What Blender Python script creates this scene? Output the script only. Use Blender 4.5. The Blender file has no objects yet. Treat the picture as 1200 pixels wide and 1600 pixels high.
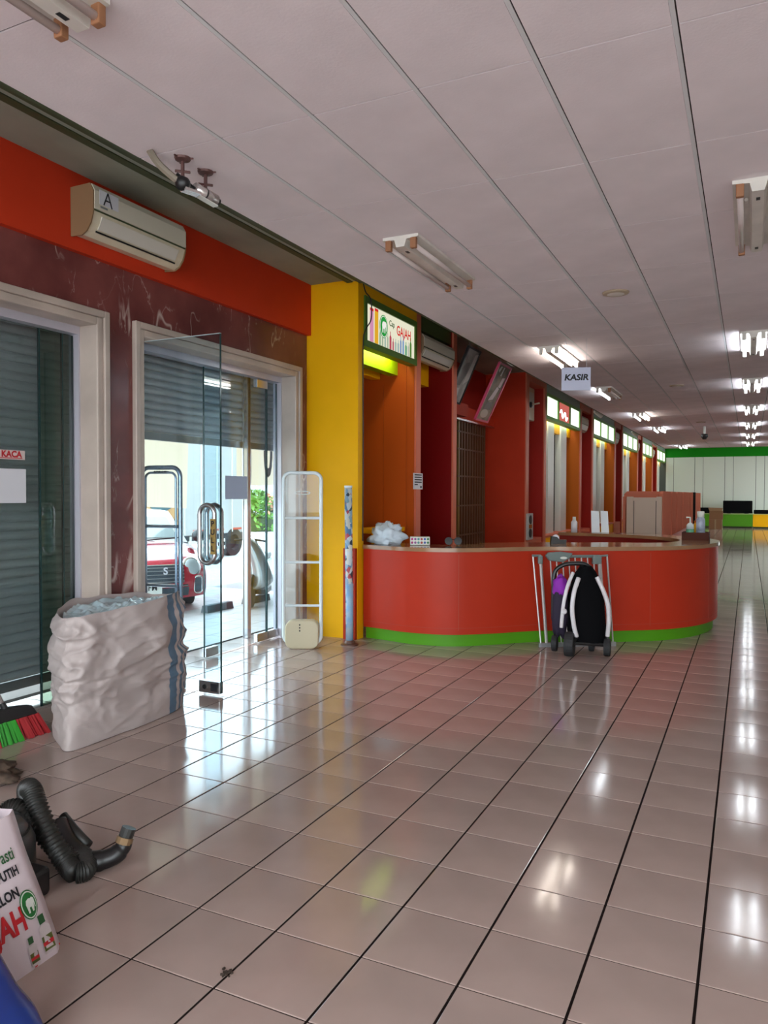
import bpy, bmesh, math, random
from mathutils import Vector, noise, Matrix

# ------------------------------------------------------------------ camera, world, exposure
K = 0.835                                   # drawing units -> metres
CAM_H = 1.85
YAW, PITCH, ROLL = 0.44976, -0.023953, 0.002494
F_PX = 1180.3
scene = bpy.context.scene
fw = Vector((-math.sin(YAW) * math.cos(PITCH), math.cos(YAW) * math.cos(PITCH), math.sin(PITCH)))
rt0 = Vector((math.cos(YAW), math.sin(YAW), 0))
up0 = rt0.cross(fw)
rt = rt0 * math.cos(ROLL) + up0 * math.sin(ROLL)
up = -rt0 * math.sin(ROLL) + up0 * math.cos(ROLL)
cam_data = bpy.data.cameras.new('camera')
cam_data.sensor_fit = 'VERTICAL'
cam_data.sensor_height = 36.0
cam_data.lens = F_PX / 1600 * 36.0
cam_data.clip_start, cam_data.clip_end = 0.05, 400
cam = bpy.data.objects.new('camera', cam_data)
scene.collection.objects.link(cam)
cam.matrix_world = Matrix((
    (rt.x, up.x, -fw.x, 0), (rt.y, up.y, -fw.y, 0), (rt.z, up.z, -fw.z, CAM_H * K), (0, 0, 0, 1)))
scene.camera = cam

SKY = 2.6
world = bpy.data.worlds.new('overcast_sky')
scene.world = world
world.use_nodes = True
bg = world.node_tree.nodes['Background']
bg.inputs[0].default_value = (0.87, 0.955, 1.0, 1)
bg.inputs[1].default_value = SKY
vs = scene.view_settings
vs.view_transform = 'Standard'
vs.look = 'None'
vs.exposure = 1.62
vs.gamma = 1.0
vs.use_curve_mapping = False
scene.cycles.max_bounces = 8
scene.cycles.transparent_max_bounces = 16

TUBE = 9.0       # fluorescent tube radiance
SIGN = 1.0        # light-box radiance
col = scene.collection

# ------------------------------------------------------------------ helpers
ORG = {}


class MB:
    def __init__(s):
        s.v, s.f, s.m, s.uv = [], [], [], None

    def vert(s, p):
        s.v.append(Vector(p)); return len(s.v) - 1

    def face(s, pts, m=0):
        b = len(s.v); s.v.extend(Vector(p) for p in pts)
        s.f.append(tuple(range(b, b + len(pts)))); s.m.append(m); return s

    def box(s, x0, x1, y0, y1, z0, z1, m=0):
        return s.obox(Vector(((x0 + x1) / 2, (y0 + y1) / 2, (z0 + z1) / 2)),
                      Vector((1, 0, 0)), Vector((0, 1, 0)), Vector((0, 0, 1)),
                      abs(x1 - x0) / 2, abs(y1 - y0) / 2, abs(z1 - z0) / 2, m)

    def obox(s, c, a, b, d, ha, hb, hd, m=0):
        c, a, b, d = Vector(c), Vector(a), Vector(b), Vector(d)
        if a.cross(b).dot(d) < 0: a, b, ha, hb = b, a, hb, ha
        n = len(s.v)
        for k in (-1, 1):
            for j in (-1, 1):
                for i in (-1, 1):
                    s.v.append(c + a * (i * ha) + b * (j * hb) + d * (k * hd))
        for q in ((0, 2, 3, 1), (4, 5, 7, 6), (0, 1, 5, 4), (2, 6, 7, 3), (0, 4, 6, 2), (1, 3, 7, 5)):
            s.f.append(tuple(n + i for i in q)); s.m.append(m)
        return s

    def prism(s, poly, base, a, b, d, m=0):
        """2-D outline poly in the plane (a, b) at base, pushed along d (a vector with length)."""
        base, a, b, d = Vector(base), Vector(a), Vector(b), Vector(d)
        n, k = len(s.v), len(poly)
        if a.cross(b).dot(d) < 0: poly = list(poly)[::-1]
        for o in (Vector(), d):
            for x, y in poly: s.v.append(base + a * x + b * y + o)
        s.f.append(tuple(n + i for i in range(k))[::-1]); s.m.append(m)
        s.f.append(tuple(n + k + i for i in range(k))); s.m.append(m)
        for i in range(k):
            j = (i + 1) % k
            s.f.append((n + i, n + j, n + k + j, n + k + i)); s.m.append(m)
        return s

    def tube(s, pts, r, n=8, m=0, closed=False):
        pts = [Vector(p) for p in pts]; k = len(pts)
        rr = r if isinstance(r, (list, tuple)) else [r] * k
        b = len(s.v); prev = None
        for i, p in enumerate(pts):
            if closed: t = pts[(i + 1) % k] - pts[i - 1]
            else: t = pts[min(i + 1, k - 1)] - pts[max(i - 1, 0)]
            t.normalize()
            if prev is None:
                u = t.cross(Vector((0, 0, 1)))
                if u.length < 1e-3: u = t.cross(Vector((1, 0, 0)))
            else:
                u = prev - t * prev.dot(t)
            u.normalize(); prev = u; w = t.cross(u)
            for j in range(n):
                a = 2 * math.pi * j / n
                s.v.append(p + u * (math.cos(a) * rr[i]) + w * (math.sin(a) * rr[i]))
        for i in range(k if closed else k - 1):
            i2 = (i + 1) % k
            for j in range(n):
                j2 = (j + 1) % n
                s.f.append((b + i * n + j, b + i * n + j2, b + i2 * n + j2, b + i2 * n + j)); s.m.append(m)
        if not closed:
            s.f.append(tuple(b + j for j in range(n))[::-1]); s.m.append(m)
            s.f.append(tuple(b + (k - 1) * n + j for j in range(n))); s.m.append(m)
        return s

    def lathe(s, c, prof, n=20, m=0, axis=(0, 0, 1)):
        c, ax = Vector(c), Vector(axis).normalized()
        u = ax.orthogonal().normalized(); w = ax.cross(u); b = len(s.v)
        for r, h in prof:
            for j in range(n):
                a = 2 * math.pi * j / n
                s.v.append(c + ax * h + u * (r * math.cos(a)) + w * (r * math.sin(a)))
        for i in range(len(prof) - 1):
            for j in range(n):
                j2 = (j + 1) % n
                s.f.append((b + i * n + j, b + i * n + j2, b + (i + 1) * n + j2, b + (i + 1) * n + j)); s.m.append(m)
        s.f.append(tuple(b + j for j in range(n))[::-1]); s.m.append(m)
        e = b + (len(prof) - 1) * n
        s.f.append(tuple(e + j for j in range(n))); s.m.append(m)
        return s

    def grid(s, fn, nu, nv, cu=False, m=0, uv=False):
        b = len(s.v); ku = nu if cu else nu + 1
        for j in range(nv + 1):
            for i in range(ku): s.v.append(Vector(fn(i / nu, j / nv)))
        for j in range(nv):
            for i in range(nu):
                i2 = (i + 1) % ku if cu else i + 1
                s.f.append((b + j * ku + i, b + j * ku + i2, b + (j + 1) * ku + i2, b + (j + 1) * ku + i)); s.m.append(m)
                if uv:
                    if s.uv is None: s.uv = {}
                    s.uv[len(s.f) - 1] = [(i / nu, j / nv), ((i + 1) / nu, j / nv), ((i + 1) / nu, (j + 1) / nv), (i / nu, (j + 1) / nv)]
        return s

    def build(s, name, mats, parent=None, loc=None, smooth=False, bevel=0, subsurf=0):
        if parent is not None: org = ORG[parent.name]
        else: org = Vector(loc) if loc is not None else base_of(s.v)
        me = bpy.data.meshes.new(name)
        me.from_pydata([tuple((p - org) * K) for p in s.v], [], s.f)
        if not isinstance(mats, (list, tuple)): mats = [mats]
        for m in mats: me.materials.append(m)
        if len(mats) > 1:
            me.polygons.foreach_set('material_index', s.m)
        if s.uv:
            lay = me.uv_layers.new(name='UVMap')
            for fi, co in s.uv.items():
                p = me.polygons[fi]
                for k, li in enumerate(p.loop_indices): lay.data[li].uv = co[k]
        if smooth: me.polygons.foreach_set('use_smooth', [True] * len(me.polygons))
        me.update()
        o = bpy.data.objects.new(name, me); col.objects.link(o)
        if parent is not None: o.parent = parent
        else: o.location = org * K
        ORG[o.name] = org
        if bevel:
            bm = bmesh.new(); bm.from_mesh(me)
            bmesh.ops.remove_doubles(bm, verts=bm.verts, dist=1e-5)
            es = [e for e in bm.edges if len(e.link_faces) == 2 and e.calc_face_angle(0) > 0.6]
            bmesh.ops.bevel(bm, geom=es, offset=bevel * K, segments=2, profile=0.5, affect='EDGES', clamp_overlap=True)
            bm.to_mesh(me); bm.free()
        if subsurf:
            md = o.modifiers.new('smooth', 'SUBSURF'); md.levels = md.render_levels = subsurf
        return o


def base_of(vs_):
    xs, ys, zs = [p.x for p in vs_], [p.y for p in vs_], [p.z for p in vs_]
    return Vector(((min(xs) + max(xs)) / 2, (min(ys) + max(ys)) / 2, min(zs)))


def tag(o, label=None, cat=None, group=None, kind=None):
    if label: o['label'] = label
    if cat: o['category'] = cat
    if group: o['group'] = group
    if kind: o['kind'] = kind
    return o


def thing(name, label, cat, loc, group=None):
    o = bpy.data.objects.new(name, None); col.objects.link(o)
    o.empty_display_size = 0.1
    o.location = Vector(loc) * K; ORG[o.name] = Vector(loc)
    return tag(o, label, cat, group)


def struct(o, label=None):
    o['kind'] = 'structure'
    if label: o['label'] = label
    return o


def dup(root, delta, label=None, mats=None):
    """copy of a thing, its parts and sub-parts, moved by delta"""
    delta = Vector(delta)

    def rec(o, parent):
        c = o.copy(); col.objects.link(c)
        if parent is None: c.location = o.location + delta * K
        else: c.parent = parent
        ORG[c.name] = ORG[o.name] + delta
        for ch in [x for x in bpy.data.objects if x.parent == o]: rec(ch, c)
        return c
    r = rec(root, None)
    if label: r['label'] = label
    return r


def spline(pts, n=6, closed=False):
    """Catmull-Rom through pts"""
    P = [Vector(p) for p in pts]; k = len(P); out = []
    for i in range(k if closed else k - 1):
        if closed: a, b, c, d = P[i - 1], P[i], P[(i + 1) % k], P[(i + 2) % k]
        else: a, b, c, d = P[max(i - 1, 0)], P[i], P[i + 1], P[min(i + 2, k - 1)]
        for j in range(n):
            t = j / n
            out.append(0.5 * ((2 * b) + (c - a) * t + (2 * a - 5 * b + 4 * c - d) * t * t + (3 * b - a - 3 * c + d) * t ** 3))
    if not closed: out.append(P[-1])
    return out


def text(name, body, size, origin, right, upv, mat, parent, bold=0.0, align='CENTER', thick=0.002, xs=1.0, shear=0.0):
    cu = bpy.data.curves.new(name, 'FONT'); cu.body = body; cu.size = size
    cu.align_x = align; cu.shear = shear; cu.align_y = 'CENTER'; cu.offset = bold; cu.resolution_u = 3
    tmp = bpy.data.objects.new('tmp', cu); col.objects.link(tmp)
    dg = bpy.context.evaluated_depsgraph_get()
    me = bpy.data.meshes.new_from_object(tmp.evaluated_get(dg))
    bpy.data.objects.remove(tmp); bpy.data.curves.remove(cu)
    right, upv, origin = Vector(right).normalized(), Vector(upv).normalized(), Vector(origin)
    nrm = right.cross(upv)
    mb = MB()
    for v in me.vertices: mb.vert(origin + right * (v.co.x * xs) + upv * v.co.y + nrm * thick)
    for p in me.polygons: mb.f.append(tuple(p.vertices)); mb.m.append(0)
    bpy.data.meshes.remove(me)
    return mb.build(name, mat, parent)


def ellipse(cx, cy, rx, ry, n=24):
    return [(cx + rx * math.cos(2 * math.pi * i / n), cy + ry * math.sin(2 * math.pi * i / n)) for i in range(n)]


def rrect(x0, x1, y0, y1, r, n=4):
    out = []
    for cx, cy, a0 in ((x1 - r, y1 - r, 0), (x0 + r, y1 - r, 90), (x0 + r, y0 + r, 180), (x1 - r, y0 + r, 270)):
        for i in range(n + 1):
            a = math.radians(a0 + 90 * i / n); out.append((cx + r * math.cos(a), cy + r * math.sin(a)))
    return out


def flat(name, poly, origin, right, upv, mat, parent, thick=0.003):
    right, upv = Vector(right).normalized(), Vector(upv).normalized()
    return MB().prism(poly, Vector(origin), right, upv, right.cross(upv) * thick).build(name, mat, parent)


# ------------------------------------------------------------------ materials
MATS = {}


def mat(name, c, rough=0.5, metal=0.0, var=0.0, scale=4.0, bump=0.0, bscale=30.0, spec=0.5, coat=0.0, emis=None, es=0.0, rvar=0.0, dark=None, alpha=None, sheen=0.0):
    m = bpy.data.materials.new(name); m.use_nodes = True
    nt = m.node_tree; N, L = nt.nodes, nt.links
    p = N['Principled BSDF']
    p.inputs['Base Color'].default_value = (*c, 1)
    p.inputs['Roughness'].default_value = rough
    p.inputs['Metallic'].default_value = metal
    p.inputs['Specular IOR Level'].default_value = spec
    p.inputs['Coat Weight'].default_value = coat
    if emis is not None:
        p.inputs['Emission Color'].default_value = (*emis, 1); p.inputs['Emission Strength'].default_value = es
    if var or bump or rvar:
        tc = N.new('ShaderNodeTexCoord')
    if var or rvar:
        nz = N.new('ShaderNodeTexNoise'); nz.inputs['Scale'].default_value = scale; nz.inputs['Detail'].default_value = 6
        L.new(tc.outputs['Object'], nz.inputs['Vector'])
        if var:
            mx = N.new('ShaderNodeMix'); mx.data_type = 'RGBA'
            d = dark if dark else tuple(x * (1 - var) for x in c)
            l = tuple(min(1, x * (1 + var * 0.5)) for x in c)
            mx.inputs[6].default_value = (*d, 1); mx.inputs[7].default_value = (*l, 1)
            rp = N.new('ShaderNodeMapRange'); rp.inputs[1].default_value = 0.3; rp.inputs[2].default_value = 0.65
            L.new(nz.outputs['Fac'], rp.inputs[0]); L.new(rp.outputs[0], mx.inputs[0]); L.new(mx.outputs[2], p.inputs['Base Color'])
        if rvar:
            r2 = N.new('ShaderNodeMapRange'); r2.inputs[3].default_value = max(0, rough - rvar); r2.inputs[4].default_value = rough + rvar
            L.new(nz.outputs['Fac'], r2.inputs[0]); L.new(r2.outputs[0], p.inputs['Roughness'])
    if bump:
        nb = N.new('ShaderNodeTexNoise'); nb.inputs['Scale'].default_value = bscale; nb.inputs['Detail'].default_value = 3
        L.new(tc.outputs['Object'], nb.inputs['Vector'])
        bp = N.new('ShaderNodeBump'); bp.inputs['Strength'].default_value = bump; bp.inputs['Distance'].default_value = 0.02
        L.new(nb.outputs['Fac'], bp.inputs['Height']); L.new(bp.outputs[0], p.inputs['Normal'])
    MATS[name] = m
    return m


def glass(name, tint, refl=1.0, ior=1.5):
    m = bpy.data.materials.new(name); m.use_nodes = True
    nt = m.node_tree; N, L = nt.nodes, nt.links
    N.remove(N['Principled BSDF'])
    tr = N.new('ShaderNodeBsdfTransparent'); tr.inputs[0].default_value = (*tint, 1)
    gl = N.new('ShaderNodeBsdfGlossy'); gl.inputs['Roughness'].default_value = 0.0
    gl.inputs[0].default_value = (refl, refl, refl, 1)
    fr = N.new('ShaderNodeFresnel'); ge = N.new('ShaderNodeNewGeometry')
    mi = N.new('ShaderNodeMapRange'); mi.inputs[3].default_value = ior; mi.inputs[4].default_value = 1 / ior   # thin pane: same Fresnel on both sides
    L.new(ge.outputs['Backfacing'], mi.inputs[0]); L.new(mi.outputs[0], fr.inputs[0])
    mx = N.new('ShaderNodeMixShader')
    L.new(fr.outputs[0], mx.inputs[0]); L.new(tr.outputs[0], mx.inputs[1]); L.new(gl.outputs[0], mx.inputs[2])
    L.new(mx.outputs[0], N['Material Output'].inputs[0])
    return m


def emit(name, c, s):
    m = bpy.data.materials.new(name); m.use_nodes = True
    nt = m.node_tree; N, L = nt.nodes, nt.links
    N.remove(N['Principled BSDF'])
    e = N.new('ShaderNodeEmission'); e.inputs[0].default_value = (*c, 1); e.inputs[1].default_value = s
    L.new(e.outputs[0], N['Material Output'].inputs[0])
    return m


def marble(name, base, dark, vein):
    m = mat(name, base, 0.22, spec=0.5)
    nt = m.node_tree; N, L = nt.nodes, nt.links; p = N['Principled BSDF']
    tc = N.new('ShaderNodeTexCoord')
    cl = N.new('ShaderNodeTexNoise'); cl.inputs['Scale'].default_value = 2.2; cl.inputs['Detail'].default_value = 8
    L.new(tc.outputs['Object'], cl.inputs['Vector'])
    mx = N.new('ShaderNodeMix'); mx.data_type = 'RGBA'
    mx.inputs[6].default_value = (*dark, 1); mx.inputs[7].default_value = (*base, 1)
    r0 = N.new('ShaderNodeMapRange'); r0.inputs[1].default_value = 0.35; r0.inputs[2].default_value = 0.65
    L.new(cl.outputs['Fac'], r0.inputs[0]); L.new(r0.outputs[0], mx.inputs[0])
    last = mx.outputs[2]
    for sc, wd, amt, det in ((0.9, 0.010, 0.85, 3), (2.6, 0.013, 0.55, 5)):
        nz = N.new('ShaderNodeTexNoise'); nz.inputs['Scale'].default_value = sc; nz.inputs['Detail'].default_value = det
        nz.inputs['Distortion'].default_value = 0.6
        mp = N.new('ShaderNodeMapping'); mp.inputs['Rotation'].default_value = (0.6 * sc, 0.3, 0.2); mp.inputs['Scale'].default_value = (1, 1.9, 0.8)
        L.new(tc.outputs['Object'], mp.inputs[0]); L.new(mp.outputs[0], nz.inputs['Vector'])
        a = N.new('ShaderNodeMath'); a.operation = 'SUBTRACT'; a.inputs[1].default_value = 0.5
        b = N.new('ShaderNodeMath'); b.operation = 'ABSOLUTE'
        c = N.new('ShaderNodeMapRange'); c.inputs[1].default_value = 0.0; c.inputs[2].default_value = wd; c.inputs[3].default_value = amt; c.inputs[4].default_value = 0
        # veins come and go
        g = N.new('ShaderNodeTexNoise'); g.inputs['Scale'].default_value = 1.7 * sc
        L.new(tc.outputs['Object'], g.inputs['Vector'])
        gr = N.new('ShaderNodeMapRange'); gr.inputs[1].default_value = 0.48; gr.inputs[2].default_value = 0.62
        L.new(g.outputs['Fac'], gr.inputs[0])
        ml = N.new('ShaderNodeMath'); ml.operation = 'MULTIPLY'
        L.new(nz.outputs['Fac'], a.inputs[0]); L.new(a.outputs[0], b.inputs[0]); L.new(b.outputs[0], c.inputs[0])
        L.new(c.outputs[0], ml.inputs[0]); L.new(gr.outputs[0], ml.inputs[1])
        m2 = N.new('ShaderNodeMix'); m2.data_type = 'RGBA'; m2.inputs[7].default_value = (*vein, 1)
        L.new(ml.outputs[0], m2.inputs[0]); L.new(last, m2.inputs[6]); last = m2.outputs[2]
    L.new(last, p.inputs['Base Color'])
    return m


M_tile = mat('floor_tile_glaze', (0.42, 0.315, 0.28), 0.10, var=0.16, scale=1.6, rvar=0.05, bump=0.012, bscale=9, spec=0.55)
M_grout = mat('grout', (0.012, 0.007, 0.006), 0.9, spec=0.1)
M_panel = mat('ceiling_board', (0.88, 0.80, 0.83), 0.8, var=0.07, scale=2.5, bump=0.05, bscale=80)
M_rail = mat('ceiling_rail_paint', (0.74, 0.75, 0.77), 0.5)
M_void = mat('ceiling_void', (0.03, 0.02, 0.018), 0.9)
M_slab = mat('soffit_paint', (0.33, 0.36, 0.29), 0.7, var=0.25, scale=1.2)
M_olive = mat('olive_dark_paint', (0.055, 0.075, 0.03), 0.6)
M_olive2 = mat('soffit_rail_light', (0.33, 0.37, 0.31), 0.5)
M_marble = marble('dark_red_marble', (0.235, 0.066, 0.060), (0.14, 0.036, 0.034), (0.66, 0.50, 0.45))
M_cream_stone = mat('cream_stone', (0.55, 0.45, 0.39), 0.35, var=0.15, scale=3)
M_orange = mat('orange_paint', (0.60, 0.042, 0.012), 0.6, spec=0.2, var=0.08, scale=2)
M_salmon = mat('salmon_paint', (0.66, 0.17, 0.095), 0.5, spec=0.3)
M_red = mat('red_panel', (0.42, 0.022, 0.012), 0.5, spec=0.25)
M_dred = mat('deep_red_panel', (0.20, 0.003, 0.003), 0.45, spec=0.2)
M_yellow = mat('yellow_paint', (0.96, 0.48, 0.001), 0.5, spec=0.2, var=0.05, scale=2)
M_oranget = mat('orange_panel', (0.46, 0.105, 0.004), 0.5, spec=0.2)
M_brick = mat('rust_orange_panel', (0.50, 0.085, 0.008), 0.45, spec=0.2)
M_white = mat('white_laminate', (0.72, 0.74, 0.68), 0.4)
M_cream = mat('cream_wall_panel', (0.72, 0.76, 0.68), 0.5)
M_green = mat('green_paint', (0.004, 0.24, 0.003), 0.5, spec=0.2)
M_lime = mat('lime_paint', (0.085, 0.31, 0.008), 0.45, spec=0.3)
M_greenfr = mat('green_sign_frame', (0.085, 0.20, 0.02), 0.4)
M_dark = mat('dark_void', (0.006, 0.005, 0.004), 0.8)
M_black = mat('black_plastic', (0.012, 0.012, 0.013), 0.35)
M_blackc = mat('black_cloth', (0.004, 0.004, 0.005), 0.9, spec=0.1)
M_steel = mat('brushed_steel', (0.62, 0.62, 0.64), 0.25, metal=1)
M_jambrefl = mat('jamb_reflection_tone', (0.58, 0.55, 0.62), 0.25, metal=0.3)  # lilac tone painted in for the ceiling reflected in the metal
M_grey = mat('grey_metal_paint', (0.33, 0.34, 0.35), 0.35, metal=0.6)
M_shut = mat('shutter_slat_paint', (0.56, 0.57, 0.58), 0.5, metal=0.05, var=0.15, scale=3)
M_acbody = mat('aged_ac_plastic', (0.72, 0.63, 0.47), 0.4, var=0.06, scale=3)
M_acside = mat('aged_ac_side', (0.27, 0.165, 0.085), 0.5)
M_acpanel = mat('ac_front_plastic', (0.74, 0.68, 0.56), 0.35)
M_acvent = mat('ac_vent_plastic', (0.70, 0.65, 0.58), 0.4)
M_paper = mat('paper', (0.74, 0.73, 0.78), 0.7)
M_ink = mat('black_ink', (0.01, 0.01, 0.015), 0.6)
M_redink = mat('red_ink', (0.55, 0.012, 0.02), 0.5)
M_greenink = mat('green_ink', (0.012, 0.16, 0.03), 0.5)
M_wood = mat('counter_laminate', (0.33, 0.17, 0.085), 0.12, var=0.2, scale=3, spec=0.6)
M_counter = mat('counter_orange_laminate', (0.47, 0.032, 0.011), 0.38, var=0.05, scale=2, spec=0.22)
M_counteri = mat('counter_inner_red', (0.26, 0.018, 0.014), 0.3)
M_fix = mat('fixture_enamel', (0.74, 0.70, 0.64), 0.4, var=0.12, scale=5)
M_rust = mat('aged_socket', (0.34, 0.15, 0.07), 0.6)
M_tubeoff = mat('unlit_tube', (0.74, 0.64, 0.62), 0.25)
M_tubeon = emit('lit_tube', (0.86, 0.93, 1.0), TUBE)
M_tubewarm = emit('lit_tube_warm', (1.0, 0.90, 0.80), TUBE)
M_signface = emit('sign_backlit', (1.0, 0.97, 0.74), 0.26)
M_boxface = emit('lightbox_white', (0.93, 1.0, 0.88), 0.6)
M_boxred = emit('lightbox_red', (0.85, 0.20, 0.16), 0.22)
M_glass = glass('door_glass', (0.85, 0.945, 0.985))
M_glassd = glass('tinted_glass', (0.80, 0.85, 0.85))
M_edge = mat('glass_edge', (0.02, 0.06, 0.06), 0.15)
M_acryl = glass('clear_acrylic', (0.93, 0.95, 0.96), ior=1.3)
M_acryledge = mat('acrylic_edge', (0.75, 0.80, 0.82), 0.15)
M_beige = mat('beige_plastic', (0.62, 0.53, 0.36), 0.4)
M_antenna = mat('antenna_grey', (0.42, 0.44, 0.52), 0.2, metal=0.7)
M_pinkpart = mat('salmon_partition', (0.70, 0.23, 0.145), 0.9, spec=0.0)
M_creampart = mat('cream_partition', (0.70, 0.55, 0.42), 0.5)
M_card = mat('cardboard', (0.24, 0.12, 0.055), 0.8)
M_plasticw = mat('white_plastic_film', (0.70, 0.76, 0.80), 0.3)

def translucent(m, amt):
    nt = m.node_tree; N, L = nt.nodes, nt.links; p = N['Principled BSDF']
    t = N.new('ShaderNodeBsdfTranslucent'); t.inputs[0].default_value = p.inputs['Base Color'].default_value
    mx = N.new('ShaderNodeMixShader'); mx.inputs[0].default_value = amt
    L.new(p.outputs[0], mx.inputs[1]); L.new(t.outputs[0], mx.inputs[2]); L.new(mx.outputs[0], N['Material Output'].inputs[0])
    return m


# ------------------------------------------------------------------ the shell of the hall
HC = 3.8454
XW = -5.2            # marble wall face
XF = -4.45           # front plane of the bays
YB = 47.4            # back wall
XR = 6.0


def in_view(x, y, z, mrg=60):
    p = Vector((x, y, z - CAM_H)); d = p.dot(fw)
    if d < 0.3: return None
    u, v = 600 + F_PX * p.dot(rt) / d, 800 - F_PX * p.dot(up) / d
    return d if -mrg < u < 1200 + mrg and -mrg < v < 1600 + mrg else None


# floor: dark grout bed and a tile for every cell
FX, FY, TX, TY = -2.189, 4.2883, 0.40756, 0.41144
floor = struct(MB().box(-5.95, XR, -4, YB, -0.12, -0.0035).build('floor', M_grout), 'floor of glossy pinkish square tiles with dark joints')


def tile_geo(mb, cx, cy, gx, gy, hx, hy, m=0):
    b = len(mb.v); e = 0.003
    for dx, dy, z in ((-hx, -hy, -0.0035), (hx, -hy, -0.0035), (hx, hy, -0.0035), (-hx, hy, -0.0035),
                      (-hx, -hy, -0.0012), (hx, -hy, -0.0012), (hx, hy, -0.0012), (-hx, hy, -0.0012),
                      (-hx + e, -hy + e, 0), (hx - e, -hy + e, 0), (hx - e, hy - e, 0), (-hx + e, hy - e, 0)):
        mb.v.append(Vector((cx + dx, cy + dy, z)))
    for q in ((0, 1, 5, 4), (1, 2, 6, 5), (2, 3, 7, 6), (3, 0, 4, 7), (4, 5, 9, 8), (5, 6, 10, 9), (6, 7, 11, 10), (7, 4, 8, 11), (8, 9, 10, 11)):
        mb.f.append(tuple(b + i for i in q)); mb.m.append(m)


cells = []
for i in range(-9, 21):
    for j in range(-20, 106):
        cx, cy = FX + (i + 0.5) * TX, FY + (j + 0.5) * TY
        if cx < -5.95 + TX / 2 or cx > XR - 0.1 or cy > YB - 0.2 or cy < -3.9: continue
        cells.append((in_view(cx, cy, 0, 10) or 1e3 + abs(cy), cx, cy))
cells.sort()
GX, GY = 0.0056, 0.0034
tmb = MB(); tile_geo(tmb, 0, 0, 0, 0, TX / 2 - GX, TY / 2 - GY)
tile_me = None
for d, cx, cy in cells[:300]:
    if tile_me is None:
        o = tmb.build('floor_tile', M_tile, floor); tile_me = o.data
        # mesh is around the world origin: shift to be local
        for v in tile_me.vertices: v.co += ORG[floor.name] * K
    else:
        o = bpy.data.objects.new('floor_tile', tile_me); col.objects.link(o); o.parent = floor
    o.location = (Vector((cx, cy, 0)) - ORG[floor.name]) * K
rest = MB()
for d, cx, cy in cells[300:]: tile_geo(rest, cx, cy, 0, 0, TX / 2 - GX, TY / 2 - GY)
tag(rest.build('floor_tile_field', M_tile, floor), kind='stuff')

# suspended ceiling
CX, CY, PX, PY = -2.695, 3.467, 0.59996, 1.2018
Y_END = CY + 26 * PY
ceiling = struct(MB().box(CX - PX - 0.01, XR, CY - 6 * PY, Y_END, HC + 0.0065, HC + 0.05).build('ceiling', M_void), 'suspended ceiling of pale boards in a thin grid')
pan = MB().box(0.004, PX - 0.0245, 0.0045, PY - 0.0045, 0, 0.006)
pcells = []
for i in range(-1, 15):
    for j in range(-6, 26):
        x, y = CX + i * PX, CY + j * PY
        pcells.append((in_view(x + PX / 2, y + PY / 2, HC, 150) or 1e3 + abs(y), x, y, i))
pcells.sort(); pan_me = None
for d, x, y, i in pcells[:300]:
    if pan_me is None:
        o = pan.build('ceiling_panel', M_panel, ceiling); pan_me = o.data
        for v in pan_me.vertices: v.co += ORG[ceiling.name] * K
    else:
        o = bpy.data.objects.new('ceiling_panel', pan_me); col.objects.link(o); o.parent = ceiling
    o.location = (Vector((x, y, HC)) - ORG[ceiling.name]) * K
rest = MB()
for d, x, y, i in pcells[300:]: rest.box(x + 0.004, x + PX - 0.0245, y + 0.0045, y + PY - 0.0045, HC, HC + 0.006)
tag(rest.build('ceiling_panel_field', M_panel, ceiling), kind='stuff')
for i in range(0, 16):
    x = CX + i * PX
    if x < XR: MB().box(x - 0.024, x - 0.003, CY - 6 * PY, Y_END, HC + 0.001, HC + 0.006).build('ceiling_rail', M_rail, ceiling)
# dark edge trim of the suspended ceiling
MB().box(CX - PX - 0.025, CX - PX + 0.004, CY - 6 * PY, Y_END, HC - 0.002, HC + 0.06).build('edge_trim', M_olive, ceiling)

slab = struct(MB().box(-6.0, XR + 0.2, -4, YB + 0.3, 4.55, 4.75).build('ceiling_slab', M_slab), 'grey green soffit above the suspended ceiling edge')
MB().box(-4.43, -4.39, -4, 8.46, 4.49, 4.55).build('soffit_rail', M_olive, slab)
MB().box(-4.53, -4.43, -4, 8.46, 4.525, 4.55).build('soffit_strip', M_olive2, slab)
MB().box(-4.61, -4.53, -4, 8.46, 4.515, 4.55).build('soffit_rail', M_olive, slab)

# left wall: red marble with two shop openings, orange band above
ODL = (2.26, 4.91); ODR = (5.487, 8.14); ZO = 3.33
w = MB()
g = 0.04
for y0, y1 in ((-4, ODL[0] - g), (ODL[1] + g, ODR[0] - g), (ODR[1] + g, 8.45)): w.box(XW - 0.3, XW, y0, y1, 0, 3.9)
for y0, y1 in (ODL, ODR): w.box(XW - 0.3, XW, y0 - g, y1 + g, ZO + g, 3.9)
wall_left = struct(w.build('wall_left', M_marble), 'dark red marble shop wall with pale veins')
struct(MB().box(XW - 0.3, XW + 0.06, -4, 8.46, 3.9, 4.55).build('wall_header', M_orange), 'orange painted band above the marble')


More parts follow.
